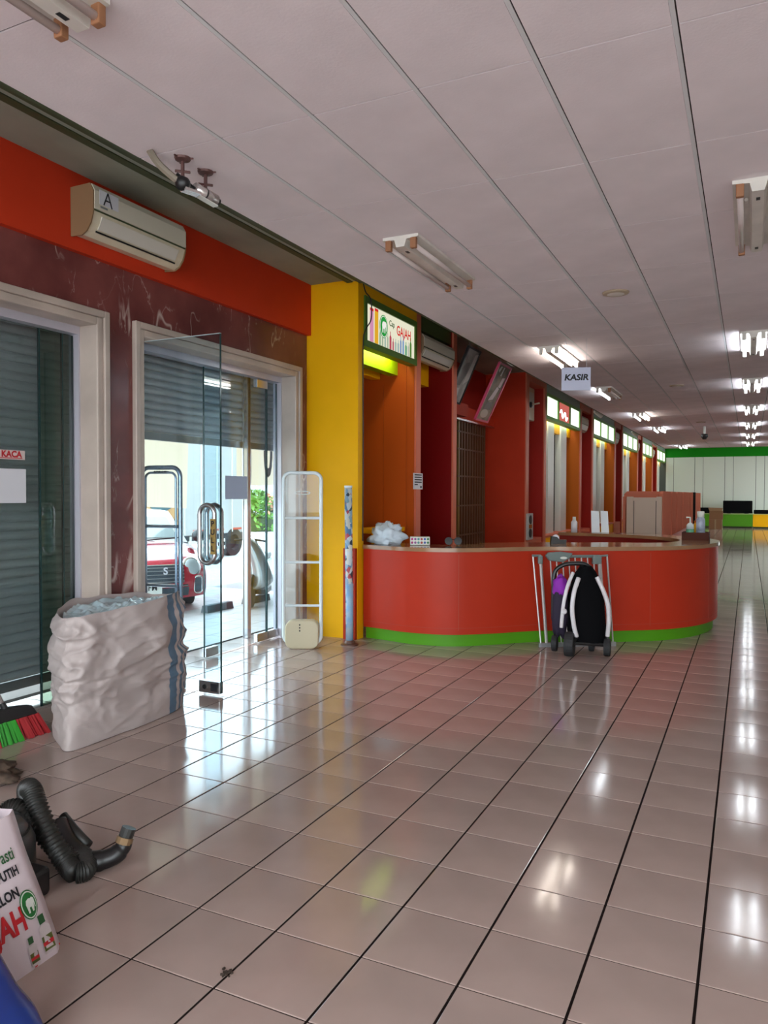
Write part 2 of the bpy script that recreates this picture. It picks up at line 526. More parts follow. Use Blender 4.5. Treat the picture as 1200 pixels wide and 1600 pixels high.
def portal(n, y0, y1, label):
    m = 0.13
    fr = struct(MB().box(XW, XW + 0.001, y0 - m, y0 - m + 0.001, 0, 0.01).build('door_%d' % n, M_cream_stone), label)
    for ya, yb, steps in ((y0 - m, y0, 1), (y1, y1 + m, -1)):
        # two stepped mouldings per jamb, proud of the marble
        a, b = (ya, ya + 0.06) if steps == 1 else (yb - 0.06, yb)
        MB().box(XW - 0.02, XW + 0.05, a, b, 0, ZO + m).build('jamb_moulding', M_cream_stone, fr, bevel=0.008)
        a, b = (ya + 0.06, yb) if steps == 1 else (ya, yb - 0.06)
        MB().box(XW - 0.30, XW + 0.03, a, b, 0, ZO + 0.07).build('jamb', M_cream_stone, fr, bevel=0.012)
    MB().box(XW - 0.02, XW + 0.05, y0 - m + 0.06, y1 + m - 0.06, ZO + 0.07, ZO + m).build('head_moulding', M_cream_stone, fr, bevel=0.008)
    MB().box(XW - 0.30, XW + 0.03, y0, y1, ZO, ZO + 0.07).build('head', M_cream_stone, fr, bevel=0.012)
    MB().box(XW - 0.30, XW - 0.18, y1 - 0.018, y1 - 0.001, 0, ZO).build('steel_strip', M_jambrefl, fr)
    MB().box(XW - 0.30, XW - 0.18, y0 + 0.018, y1 - 0.018, ZO - 0.07, ZO).build('steel_header', M_jambrefl, fr)
    return fr


portal(1, *ODL, 'cream stone surround of the shuttered opening')
portal(2, *ODR, 'cream stone surround of the open glass doorway')


# roller shutters: curved slats
XS = -5.87
PIT = 0.083


def shutter(y0, y1, zlow, label):
    t = thing('roller_shutter', label, 'shutter', (XS, (y0 + y1) / 2, zlow))
    prof = [(0, 0), (0.022, 0.003), (0.036, 0.016), (0.041, 0.032), (0.036, 0.050), (0.020, 0.068), (0.006, 0.0755), (0.001, 0.0765), (0.001, 0.083), (-0.008, 0.083), (-0.008, 0)]
    first = None; z = zlow + 0.09; k = 0
    while z < 3.62:
        if first is None:
            first = MB().prism([(a, b) for a, b in prof], (XS, y0, z), (1, 0, 0), (0, 0, 1), (0, y1 - y0, 0)).build('slat', M_shut, t)
        else:
            o = first.copy(); col.objects.link(o); o.parent = t; o.location = (0, 0, (z - zlow - 0.09) * K)
        z += PIT; k += 1
    MB().box(XS - 0.02, XS + 0.035, y0, y1, zlow, zlow + 0.085).build('bottom_bar', M_grey, t, bevel=0.006)
    return t


shutter(1.8, 5.42, 0.10, 'grey roller shutter rolled fully down behind tinted glass')
shutter(5.76, 9.4, 2.43, 'grey roller shutter half raised above the doorway')
post = tag(MB().box(-5.80, -5.74, 7.90, 7.97, 0, 3.55).box(-5.815, -5.80, 7.89, 7.98, 0, 3.55).build('shutter_post', M_steel, bevel=0.006),
           'steel shutter post standing beyond the doorway', 'post')
struct(MB().box(-5.79, -5.5, -4, 9.4, 3.56, 4.55).box(-5.79, -5.5, -4, 1.78, 0, 3.56).box(-5.95, -5.51, 5.44, 5.74, 0, 3.56).build('wall_outer', M_cream_stone))

# ------------------------------------------------------------------ bays along the hall
XBK = -5.5
bw = MB().box(XBK - 0.2, XBK, 8.5, YB + 0.2, 0, 4.75)
wall_bays = struct(bw.build('wall_side', M_dark), 'dark wall behind the display bays')


def slabx(name, y0, y1, m, z0=0, z1=4.55, x0=XBK, x1=XF, parent=None, bevel=0):
    return MB().box(x0, x1, y0, y1, z0, z1).build(name, m, parent, bevel=bevel)


# yellow corner pillar with header over the sign
pil = struct(MB().box(XBK, XF, 8.46, 8.61, 0, 4.55).box(XF - 0.14, XF, 8.61, 10.31, 4.38, 4.55).build('wall_pillar', M_yellow), 'tall yellow pillar beside the marble wall')


def divider(y0, y1, side, front=M_salmon, nm='wall_divider', joints=()):
    o = struct(MB().box(XBK, XF - 0.03, y0, y1, 0, 4.55).build(nm, side))
    MB().box(XF - 0.03, XF, y0, y1, 0, 4.55).build('front_edge', front, o)
    prev = XF - 0.03
    for j in joints:          # thin raised boards that leave a dark joint
        MB().box(j + 0.006, prev, y0 - 0.012, y0, 0, 3.62 if prev == XF - 0.03 else 3.95).build('side_board', side, o)
        prev = j - 0.006
    if joints: MB().box(XBK, prev, y0 - 0.012, y0, 0, 3.5).build('side_board', side, o)
    return o


divider(10.31, 10.48, M_brick, joints=(-4.60, -4.98))
divider(11.87, 12.03, M_dred)
divider(16.46, 16.68, M_orange)
divider(18.09, 18.28, M_red)
SB = [(18.28, 22.39), (24.45, 28.69), (30.68, 35.0), (36.75, 40.65), (42.9, 47.3)]
AB = [(22.6, 24.25), (28.95, 30.5), (35.25, 36.6), (40.95, 42.7)]
for (s0, s1), (a0, a1) in zip(SB, AB):
    divider(s1, a0, M_oranget)
    divider(a1, [b for b, _ in SB if b > a1][0], M_red)

# bay one: yellow beams under the sign, dark doorway at the back, ledge
b1 = struct(MB().box(-4.9, -4.75, 8.61, 10.31, 3.62, 4.0).build('beam_lime', mat('lime_yellow_paint', (0.42, 0.66, 0.002), 0.5, spec=0.2)), 'lime and yellow beams below the light-box sign')
MB().box(-5.2, -5.05, 8.61, 10.31, 3.58, 3.9).build('rear_beam', M_yellow, b1)
MB().box(-5.50, -5.36, 8.61, 10.29, 3.30, 3.58).build('lintel', M_salmon, b1)
MB().box(-5.48, -5.42, 10.0, 10.18, 0, 3.30).build('door_edge', M_grey, b1)
tag(MB().box(-5.05, -4.62, 9.3, 10.29, 1.30, 1.36).box(-5.02, -4.98, 9.33, 9.37, 0, 1.30).box(-4.7, -4.66, 9.33, 9.37, 0, 1.30).box(-4.7, -4.66, 10.2, 10.24, 0, 1.30).build('wooden_ledge', M_yellow, bevel=0.008), 'yellow wooden ledge behind the cashier counter', 'shelf')
# tube lamp tucked behind the sign
lm = thing('sign_lamp', 'lit tube hidden below the elephant light-box sign', 'lamp', (-4.62, 9.4, 3.82))
MB().box(-4.66, -4.58, 8.8, 10.1, 3.86, 3.90).build('lamp_housing', M_fix, lm)
MB().tube([(-4.62, 8.85, 3.84), (-4.62, 10.05, 3.84)], 0.016, 8).build('tube', emit('sign_lamp_glow', (1.0, 0.95, 0.62), 10), lm)

# air-con bay
b2 = struct(MB().box(-5.05, -4.9, 10.48, 11.87, 3.66, 4.08).build('beam_niche', M_yellow), 'yellow beam below the bay air conditioner')
MB().box(-4.62, -4.50, 10.48, 11.87, 4.33, 4.55).build('fascia', mat('olive_fascia', (0.05, 0.085, 0.012), 0.5), b2)
MB().box(-5.4, -5.3, 10.48, 11.87, 0, 4.55).build('back_panel', M_dred, b2)

# doorway bay with folding gate
b3 = struct(MB().box(-5.5, -5.2, 12.03, 16.46, 3.36, 3.62).build('beam_gateway', M_orange), 'orange header over the folding gate')
MB().box(-5.5, -5.4, 12.03, 16.46, 3.62, 4.55).build('upper_panel', M_red, b3)
MB().box(-5.2, -4.98, 12.03, 14.1, 3.36, 3.60).build('header_box', M_orange, b3)
MB().box(-5.24, -5.18, 12.03, 16.46, 3.325, 3.36).build('gate_track', M_steel, b3)

gt = thing('folding_gate', 'brown slatted folding gate pulled across the doorway', 'gate', (-5.3, 14.2, 0))
M_gate = mat('brown_gate_metal', (0.13, 0.048, 0.016), 0.5)
M_gatel = mat('gold_gate_edge', (0.24, 0.15, 0.035), 0.4)
n = 20
for i in range(n):
    y = 14.25 + (15.9 - 14.25) * i / n
    o = 0.03 if i % 2 else -0.03
    MB().box(-5.32 + o, -5.29 + o, y + 0.005, y + 0.075, 0.04, 3.32).build('slat', M_gatel if i < 2 else M_gate, gt)
for z in (0.4, 1.0, 1.6, 2.2, 2.75, 3.1):
    MB().box(-5.265, -5.25, 14.25, 15.9, z, z + 0.03).build('cross_bar', M_gate, gt)
MB().box(-5.36, -5.24, 15.9, 15.98, 0.02, 3.32).build('lead_post', M_gate, gt)

# shallow niche with the switch box
b4 = struct(MB().box(-5.0, -4.82, 16.68, 18.09, 0, 4.55).build('wall_niche', M_red), 'red niche with the switch box')
MB().box(-4.82, XF, 16.68, 18.09, 4.40, 4.55).build('niche_header', M_salmon, b4)
MB().box(-4.82, -4.50, 16.68, 18.09, 0, 0.82).build('niche_ledge', M_salmon, b4)
sw = thing('switch_box', 'white wall switch box with protruding lever in niche', 'switch box', (-4.78, 17.6, 3.6))
MB().box(-4.82, -4.66, 17.05, 17.95, 3.60, 4.37).build('case', M_acbody, sw, bevel=0.02)
MB().box(-4.66, -4.645, 17.15, 17.85, 3.9, 4.25).build('door', M_white, sw)
MB().lathe((-4.645, 17.5, 3.95), [(0.07, 0), (0.07, 0.03), (0.03, 0.05)], 12, axis=(1, 0, 0)).build('dial', M_black, sw)
MB().tube([(-4.60, 17.5, 3.95), (-4.46, 17.62, 3.99)], 0.022, 6).build('lever', M_acbody, sw)

# lit display bays
M_bayframe = mat('bay_green_frame', (0.16, 0.40, 0.05), 0.45)
M_bayhead = mat('bay_grey_header', (0.30, 0.37, 0.33), 0.5)
M_baylamp = emit('bay_lamp_glow', (1.0, 0.97, 0.86), 13)


def sign_bay(k, y0, y1, whites, label):
    L_ = y1 - y0
    bk = struct(MB().box(-5.0, -4.88, y0, y1, 0, 4.5).build('wall_bay', M_white))
    MB().box(-4.88, -4.74, y0, y1, 3.50, 3.80).build('bay_beam', M_yellow, bk)
    MB().box(-4.62, XF - 0.02, y0, y1, 4.33, 4.55).build('bay_header', M_bayhead, bk)
    MB().box(-4.88, XF - 0.05, y0, y1, 0, 0.78).build('bay_plinth', M_yellow, bk)
    MB().box(-4.88, XF - 0.02, y0, y1, 0.78, 0.83).build('bay_ledge', M_salmon, bk)
    for a, b in whites:
        ya, yb = y0 + a * L_, y0 + b * L_
        MB().box(-4.88, -4.70, ya, yb, 0.83, 3.80).build('pilaster', M_white, bk)
        MB().box(-4.88, -4.865, ya - 0.05, ya, 0.83, 3.5).build('joint', M_dark, bk)
    # light-box sign
    t = thing('light_box_sign', label, 'sign', (XF, (y0 + y1) / 2, 3.70), 'light boxes over the display bays')
    w_ = MB()
    w_.box(-4.62, XF, y0, y1, 4.25, 4.33); w_.box(-4.62, XF, y0, y1, 3.70, 3.78)
    ps = [0.0, 0.31, 0.335, 0.655, 0.68, 1.0]
    for a in (0.0, 0.31, 0.655, 0.975): w_.box(-4.62, XF, y0 + a * L_, y0 + a * L_ + 0.025 * L_, 3.78, 4.25)
    w_.build('frame', M_bayframe, t)
    for i, (a, b) in enumerate(((0.025, 0.31), (0.335, 0.655), (0.68, 0.975))):
        m = M_boxred if (k == 0 and i == 1) else M_boxface
        f_ = MB().box(-4.55, XF - 0.03, y0 + a * L_, y0 + b * L_, 3.78, 4.25).build('face', m, t)
        if k == 0 and i == 1:
            pts = spline([(XF - 0.02, y0 + (0.38 + 0.035 * q) * L_, 3.99 + 0.10 * math.sin(q * 2.1) - 0.012 * q) for q in range(7)], 5)
            MB().tube(pts, 0.022, 5).build('script_mark', emit('white_script', (1, 0.95, 0.95), 1.0), f_)
    # tube lamp behind the sign
    l2 = thing('bay_lamp', 'tube lamp glowing behind the sign of display bay ' + ('one', 'two', 'three', 'four', 'five')[k], 'lamp', (-4.665, (y0 + y1) / 2, 3.84))
    MB().tube([(-4.665, y0 + 0.3, 3.86), (-4.665, y1 - 0.3, 3.86)], 0.018, 6).build('tube', M_baylamp, l2)
    MB().box(-4.69, -4.64, y0 + 0.25, y1 - 0.25, 3.885, 3.93).build('lamp_housing', M_fix, l2)


names = ['light box with a red middle panel above the nearest white display bay',
         'row of three white light panels, second display bay along the hall',
         'row of three white light panels, third display bay along the hall',
         'row of three white light panels, fourth display bay along the hall',
         'row of three white light panels, last display bay before the cream back wall']
for k, (y0, y1) in enumerate(SB):
    sign_bay(k, y0, y1, ((0.30, 0.46), (0.66, 0.83)), names[k])
for k, (y0, y1) in enumerate(AB):
    o = struct(MB().box(-5.0, -4.9, y0, y1, 0, 4.5).build('wall_recess', M_red))
    MB().box(-4.62, -4.5, y0, y1, 4.36, 4.55).build('recess_fascia', M_salmon, o)
    MB().box(-4.9, -4.5, y0, y1, 0, 0.8).build('recess_ledge', M_salmon, o)

# back wall
struct(MB().box(-6, XR + 0.2, YB, YB + 0.3, 0, 4.75).build('wall_back', mat('back_wall_joint', (0.08, 0.09, 0.08), 0.7)), 'cream panelled back wall with green band')
wb = bpy.data.objects['wall_back']
MB().box(-4.5, XR, YB - 0.06, YB, 4.02, 4.55).build('green_band', M_green, wb)
x = -4.43
for i in range(18):
    wdt = 1.15 if i % 2 else 0.44
    if x + wdt > XR: break
    MB().box(x + 0.012, x + wdt - 0.012, YB - 0.045, YB, 0, 4.02).build('wall_panel', M_cream, wb)
    x += wdt
struct(MB().box(XR, XR + 0.2, -4, 40.5, 0, 4.75).box(XR, XR + 0.2, 46.6, YB, 0, 4.75).box(XR, XR + 0.2, 40.5, 46.6, 4.0, 4.75).build('wall_right', M_cream), 'unseen cream side wall with an added opening lighting the back wall')  # opening near the back is added to let daylight onto the back wall

# ------------------------------------------------------------------ glass doors
XG = -5.45


def pane(name, y0, y1, z0, z1, label, m=M_glass, x=XG, th=0.02):
    t = thing(name, label, 'glass door' if 'door' in name else 'glass panel', (x, (y0 + y1) / 2, z0))
    MB().box(x - th / 2, x + th / 2, y0 + 0.004, y1 - 0.004, z0, z1).build('glass', m, t)
    MB().box(x - th / 2, x + th / 2, y0, y0 + 0.004, z0, z1).build('edge', M_edge, t)
    MB().box(x - th / 2, x + th / 2, y1 - 0.004, y1, z0, z1).build('edge', M_edge, t)
    return t


def fitting(t, x, y0, y1, z0=0.02, z1=0.10, th=0.028, axis='y', lock=False):
    o = MB()
    if axis == 'y': o.box(x - th, x + th, y0, y1, z0, z1)
    else: o.box(y0, y1, x - th, x + th, z0, z1)
    p = o.build('patch_fitting', M_steel, t, bevel=0.004)
    if lock:
        if axis == 'x':
            MB().lathe(((y0 + y1) / 2 - 0.05, x - th, (z0 + z1) / 2), [(0.022, 0), (0.022, 0.006)], 12, axis=(0, -1, 0)).build('lock_cylinder', M_black, p)
            MB().box((y0 + y1) / 2 + 0.02, (y0 + y1) / 2 + 0.09, x - th - 0.002, x - th, z0 + 0.02, z1 - 0.02).build('maker_plate', M_ink, p)
    return p


# leaf standing open into the hall
YL = 5.53
lf = thing('glass_door', 'clear glass door leaf standing open beside the white sack', 'glass door', (-4.9, YL, 0))
MB().box(-5.40, -4.316, YL - 0.01, YL + 0.01, 0.025, 3.295).build('glass', M_glass, lf)
MB().box(-4.316, -4.312, YL - 0.01, YL + 0.01, 0.025, 3.295).build('edge', M_edge, lf)
MB().box(-5.40, -4.312, YL - 0.01, YL + 0.01, 3.295, 3.299).build('top_edge', M_acryledge, lf)
fitting(lf, YL, -4.55, -4.315, 0.02, 0.13, axis='x', lock=True)
fitting(lf, YL, -5.40, -5.20, 0.02, 0.13, axis='x')
for sgn in (-1, 1):
    yy = YL + sgn * 0.05
    pts = []
    for i in range(32):
        a = 2 * math.pi * i / 32
        cx_, cz_ = -4.432, 1.48
        r_ = 0.085
        pts.append((cx_ + r_ * math.cos(a), yy, cz_ + r_ * math.sin(a) + (0.18 if math.sin(a) > 0 else -0.18)))
    h_ = MB().tube(pts, 0.022, 8, closed=True)
    for zz in (1.225, 1.735):
        h_.tube([(-4.432, yy, zz), (-4.432, YL, zz)], 0.014, 8)
    h_ = h_.build('pull_handle', M_steel, lf, smooth=True)
    if sgn == -1:
        pl = MB().box(-4.376, -4.318, yy - 0.026, yy - 0.020, 1.30, 1.62).build('pull_plate', mat('brass_label', (0.42, 0.27, 0.08), 0.35, metal=0.4), h_)
        ORG[pl.name] = ORG[lf.name]
        for i, ch in enumerate('PULL'):
            text('lettering', ch, 0.07, (-4.347, yy - 0.0275, 1.575 - 0.075 * i), (1, 0, 0), (0, 0, 1), M_ink, h_, bold=0.002)
# closed leaf and side light
cl = pane('glass_door', 6.685, 7.885, 0.02, 3.25, 'closed glass door leaf with a paper sheet on its far half')
fitting(cl, XG, 6.685, 6.90, 0.02, 0.12); fitting(cl, XG, 7.66, 7.885, 0.02, 0.12)
fitting(cl, XG, 7.66, 7.885, 3.15, 3.25)
sl = pane('glass_side_light', 7.90, 8.115, 0.02, 3.25, 'narrow fixed glass strip beside the closed door leaf')
fitting(sl, XG, 7.90, 8.11, 0.02, 0.12)
tag(MB().box(XG + 0.012, XG + 0.015, 7.05, 7.47, 1.785, 2.055).build('paper_sheet', translucent(mat('grey_paper', (0.55, 0.60, 0.72), 0.7), 0.35)), 'blank grey paper sheet taped on the closed door leaf', 'paper')
# shuttered opening on the near side
pane('shop_glass', 2.28, 4.528, 0.02, 3.25, 'wide glass panel with warning sticker before the closed shutter', M_glassd)
pane('shop_glass', 4.532, 4.768, 0.02, 3.25, 'narrow dark glass strip before the closed shutter', glass('dark_glass', (0.50, 0.60, 0.53)))
pane('shop_glass', 4.772, 4.885, 0.02, 3.25, 'dark glass edge strip next to the steel jamb', glass('dark_glass_two', (0.50, 0.59, 0.54)))
tag(MB().box(XG + 0.012, XG + 0.015, 3.98, 4.383, 1.768, 2.048).build('paper_sheet', M_paper), 'blank white paper sheet taped on the shuttered glass panel', 'paper')
st = thing('warning_sticker', 'white sticker with red glass warning lettering on the shuttered panel', 'sticker', (XG + 0.012, 4.2, 2.12))
MB().box(XG + 0.012, XG + 0.014, 3.90, 4.375, 2.125, 2.20).build('sticker_backing', mat('sticker_pink', (0.72, 0.58, 0.56), 0.5), st)
text('lettering', 'AWAS KACA', 0.07, (XG + 0.015, 4.138, 2.166), (0, 1, 0), (0, 0, 1), M_redink, st, bold=0.003, xs=1.0)
flat('underline', [(0, 0), (0.43, 0), (0.43, 0.006), (0, 0.006)], (XG + 0.0145, 3.92, 2.133), (0, 1, 0), (0, 0, 1), M_redink, st, 0.001)

# ------------------------------------------------------------------ outside the door
ground = struct(MB().box(-90, 60, -60, 110, -0.4, -0.13).build('ground', mat('asphalt', (0.46, 0.45, 0.44), 0.8, var=0.1, scale=0.4)), 'grey road outside the shop')
porch = struct(MB().box(-9.6, -5.95, -4, 14, -0.13, -0.006).build('floor_porch', mat('porch_grout', (0.30, 0.27, 0.27), 0.8)), 'pale tiled porch outside the doorway')
M_ptile = mat('porch_tile', (0.62, 0.58, 0.57), 0.5, var=0.08, scale=2)
M_ptiler = mat('porch_tile_pink', (0.62, 0.42, 0.40), 0.5, var=0.08, scale=2)
pt = None
for i in range(9):
    for j in range(14):
        x, y = -9.58 + i * TX, 6.2 + j * TY
        key = M_ptiler if i in (2, 3) else M_ptile
        o = MB().box(x + 0.005, x + TX - 0.005, y + 0.005, y + TY - 0.005, -0.01, 0.0).build('porch_tile', key, porch)
for y, lb in ((9.28, 'dark concrete wheel stop in front of the red car'), (10.32, 'dark concrete wheel stop beside the silver scooter')):
    tag(MB().prism([(-0.07, 0), (0.07, 0), (0.045, 0.11), (-0.045, 0.11)], (-7.56, y, 0), (1, 0, 0), (0, 0, 1), (0.02, 0.62, 0)).build('wheel_stop', mat('wheel_stop_grey', (0.10, 0.11, 0.12), 0.7)), lb, 'wheel stop', 'wheel stops on the porch')
cano = struct(MB().box(-9.2, -5.8, -2, 24, 3.75, 3.9).build('canopy', M_white), 'unseen white canopy over the porch, reaching out to shade the car')  # out of view; depth chosen to shade the porch and parked car
for y in (-1.5, 4.5, 23.5): MB().box(-9.1, -8.9, y, y + 0.2, -0.13, 3.75).build('canopy_post', M_white, cano)

struct(MB().box(-6.0, -5.8, -4, 60, 4.76, 15).build('wall_sky_screen', mat('sky_screen_paint', (0.40, 0.38, 0.36), 0.8)), 'unseen upper wall added to screen the truck from the sky')  # added out of view to cut the sky light on the truck side

# banners hanging from the canopy
M_banner = translucent(mat('beige_banner', (0.74, 0.62, 0.46), 0.8), 0.6)
bn = thing('hanging_banner', 'beige cloth banner with its lower corner hanging behind the raised shutter', 'banner', (-6.4, 6.9, 1.72))
MB().grid(lambda u, v: (-6.4 + 0.03 * math.sin(u * 9), 6.2 + u * (1.30 + 0.09 * v), 1.72 - 0.06 * u + v * 1.88), 16, 6).build('cloth', M_banner, bn, smooth=True)
bn2 = thing('hanging_banner', 'beige cloth banner with large grey digits beyond the steel post', 'banner', (-6.4, 9.6, 1.98))
MB().grid(lambda u, v: (-6.4 + 0.015 * math.sin(u * 7), 8.55 + u * 1.9, 1.98 + 0.05 * u * (1 - v) - 0.03 * math.sin(u * 5) * (1 - v) + v * 1.6), 18, 6).build('cloth', M_banner, bn2, smooth=True)
M_banink = mat('banner_grey_ink', (0.26, 0.22, 0.24), 0.8)
for bb in (bn, bn2):
    yb0 = 6.25 if bb is bn else 8.6
    yb1 = 7.5 if bb is bn else 10.4
    for yy in (yb0, yb1): MB().tube([(-6.4, yy, 3.53), (-6.4, yy, 3.63)], 0.01, 5).build('cord', M_ink, bb)
for ch, yy in (('J', 8.82), ('0', 9.27), ('6', 9.58), ('/', 9.84)):
    text('lettering', ch, 0.95, (-6.37, yy, 2.40), (0, 1, 0), (0, 0, 1), M_banink, bn2, bold=0.02, xs=0.5)

# red car seen from the front
CF = Vector((0.78, -0.626, 0)).normalized(); CL = Vector((-CF.y, CF.x, 0)); CL = CL if CL.dot(Vector((1, 1, 0))) > 0 else -CL
C0 = Vector((-8.28, 8.75, 0))          # ground point under the middle of the front bumper
car = thing('red_car', 'red car with white roof parked facing the shop door', 'car', C0)
UPV = Vector((0, 0, 1))


def cpt(a, l, z): return C0 + CF * a + CL * l + UPV * z


M_carred = mat('car_red_paint', (0.55, 0.008, 0.035), 0.15, coat=1.0)
M_carwhite = mat('car_white_roof', (0.75, 0.75, 0.75), 0.15, coat=1.0)
M_carglass = mat('car_windscreen', (0.30, 0.36, 0.36), 0.05, spec=1.0)
M_cargrille = mat('car_grille', (0.05, 0.07, 0.09), 0.4)
M_chrome = mat('chrome', (0.8, 0.8, 0.8), 0.08, metal=1)
M_lens = mat('headlamp_lens', (0.55, 0.62, 0.65), 0.05, spec=1.0)
M_rubber = mat('tyre_rubber', (0.02, 0.02, 0.022), 0.7)
prof = [(0.02, 0.22), (0.10, 0.34), (0.12, 0.52), (0.08, 0.70), (-0.02, 0.80), (-0.20, 0.88), (-0.75, 0.99), (-1.25, 1.04), (-3.9, 1.06), (-4.35, 0.98), (-4.5, 0.7), (-4.4, 0.25)]
HW = 0.99


def carbody(u, v):
    l = (u * 2 - 1); i = v * (len(prof) - 1); k = min(int(i), len(prof) - 2); f_ = i - k
    a = prof[k][0] * (1 - f_) + prof[k + 1][0] * f_; z = prof[k][1] * (1 - f_) + prof[k + 1][1] * f_
    bow = 0.34 * abs(l) ** 3.0
    a2 = a - bow * max(0, min(1, (a + 1.6) / 1.6)) + bow * max(0, min(1, (-3.2 - a) / 1.2))
    z2 = z - 0.10 * abs(l) ** 6 * (1 if z > 0.6 else 0)
    return cpt(a2, l * HW, z2)


MB().grid(carbody, 24, 33).build('body', M_carred, car, smooth=True)
for sgn in (-1, 1):
    sd = [(a - 0.34 * max(0, min(1, (a + 1.6) / 1.6)) + 0.34 * max(0, min(1, (-3.2 - a) / 1.2)), z - (0.10 if z > 0.6 else 0)) for a, z in prof]
    MB().prism(sd, cpt(0, sgn * (HW - 0.004), 0), CF, UPV, CL * (sgn * 0.004)).build('side_panel', M_carred, car)
cab = [(-1.18, 1.04), (-1.75, 1.47), (-1.95, 1.56), (-3.4, 1.58), (-4.1, 1.06)]


def cabin(u, v):
    l = u * 2 - 1; i = v * (len(cab) - 1); k = min(int(i), len(cab) - 2); f_ = i - k
    a = cab[k][0] * (1 - f_) + cab[k + 1][0] * f_; z = cab[k][1] * (1 - f_) + cab[k + 1][1] * f_
    wd = 0.90 - 0.20 * (z - 1.04) / 0.52
    return cpt(a - 0.10 * l * l, l * wd, z - 0.03 * l ** 4)


MB().grid(cabin, 12, 16).build('cabin', M_carwhite, car, smooth=True)
MB().grid(lambda u, v: Vector(cabin(0.08 + 0.84 * u, 0.03 + v * 0.20)) + CF * 0.012 + UPV * 0.012, 10, 5).build('windscreen', M_carglass, car, smooth=True)
MB().tube([cpt(-1.05, 0.05, 1.06), cpt(-1.2, 0.75, 1.10)], 0.012, 5).build('wiper', M_black, car)
# grille follows the bow
MB().grid(lambda u, v: Vector(carbody(0.20 + 0.60 * u, 0.155 + 0.155 * v)) + CF * 0.014, 14, 6).build('grille', M_cargrille, car, smooth=True)
for q in range(5):
    MB().tube([Vector(carbody(0.20 + 0.60 * u / 10, 0.17 + 0.028 * q)) + CF * 0.022 for u in range(11)], 0.007, 5).build('grille_bar', M_grey, car)
MB().tube([Vector(carbody(0.19 + 0.62 * u / 12, 0.315)) + CF * 0.02 for u in range(13)], 0.013, 6).build('chrome_strip', M_chrome, car)
text('grille_badge', 'S', 0.15, cpt(0.125, 0.30, 0.66), CL, UPV, M_paper, car, bold=0.004)
MB().grid(lambda u, v: Vector(carbody(0.16 + 0.68 * u, 0.03 + 0.09 * v)) + CF * 0.014, 14, 4).build('lower_grille', M_cargrille, car, smooth=True)
MB().tube([Vector(carbody(0.17 + 0.66 * u / 12, 0.135)) + CF * 0.02 for u in range(13)], 0.016, 6).build('bumper_strip', M_chrome, car)
pl = MB().obox(cpt(0.155, 0.02, 0.40), CL, UPV, CF, 0.22, 0.075, 0.008).build('number_plate', M_white, car)
text('plate_lettering', '5  JFM', 0.13, cpt(0.166, 0.03, 0.42), CL, UPV, M_ink, car, bold=0.002, xs=0.85)
for sgn in (-1, 1):
    hc = Vector(carbody(0.5 + sgn * 0.37, 0.335)) + CF * 0.02 + UPV * (-0.06)
    nrm_ = (CF * 0.85 + CL * (sgn * 0.35) + UPV * 0.25).normalized()
    hl = MB().lathe(hc, [(0.165, -0.05), (0.165, 0.01), (0.14, 0.022)], 20, axis=nrm_).build('headlamp_rim', M_chrome, car, smooth=True)
    MB().lathe(hc, [(0.138, 0.015), (0.12, 0.04), (0.06, 0.055)], 20, axis=nrm_).build('headlamp', M_lens, car, smooth=True)
    fc = Vector(carbody(0.5 + sgn * 0.42, 0.13)) + CF * 0.03
    MB().tube([fc + CL * x_ + UPV * z_ for x_, z_ in rrect(-0.06, 0.06, -0.13, 0.13, 0.05)], 0.016, 6, closed=True).build('air_intake_rim', M_chrome, car, smooth=True)
    MB().obox(fc, CL, UPV, CF, 0.05, 0.11, 0.012).build('air_intake', M_cargrille, car)
    mr = cpt(-1.25, sgn * 1.08, 1.12)
    MB().lathe(mr, [(0.03, -0.10), (0.10, -0.08), (0.11, 0.02), (0.05, 0.08)], 12, axis=CF).build('wing_mirror', M_black, car, smooth=True)
    for a in (-0.95, -3.55):
        MB().lathe(cpt(a, sgn * 0.80, 0.36), [(0.20, -0.10), (0.36, -0.09), (0.36, 0.10), (0.22, 0.12), (0.20, 0.06)], 22, axis=CL * sgn).build('wheel', M_rubber, car)

# silver scooter at the porch edge
sc = thing('motor_scooter', 'silver motor scooter parked outside right behind the steel post', 'scooter', (-7.25, 10.25, 0))
e1 = Vector((0.897, 0.44, 0)); f1 = Vector((0.44, -0.897, 0))


def scp(a, b, z): return Vector((-7.28, 10.3, z)) + e1 * a + f1 * b


M_silver = mat('scooter_silver', (0.50, 0.53, 0.52), 0.25, metal=0.5, coat=0.5)
sp_ = [(-0.02, 0.30, 0.16), (0.10, 0.34, 0.20), (0.16, 0.45, 0.18), (0.12, 0.66, 0.16), (0.03, 0.90, 0.14), (-0.05, 1.06, 0.12), (-0.10, 1.14, 0.05)]
MB().grid(lambda u, v: scp(sp_[min(6, int(v * 6.001))][0] - 0.06 + sp_[min(6, int(v * 6.001))][2] * math.cos(2 * math.pi * u),
                           0.25 * math.sin(2 * math.pi * u), sp_[min(6, int(v * 6.001))][1]), 14, 6, cu=True).build('front_shield', M_silver, sc, smooth=True, subsurf=1)
MB().lathe(scp(-0.10, 0.18, 0.27), [(0.10, -0.06), (0.27, -0.05), (0.27, 0.05), (0.10, 0.06)], 18, axis=e1).build('wheel', M_rubber, sc)
MB().lathe(scp(-0.10, -1.2, 0.27), [(0.10, -0.06), (0.27, -0.05), (0.27, 0.05), (0.10, 0.06)], 18, axis=e1).build('wheel', M_rubber, sc)
MB().obox(scp(-0.08, -0.8, 0.55), e1, f1, UPV, 0.13, 0.55, 0.16).build('seat_body', M_silver, sc, bevel=0.05)
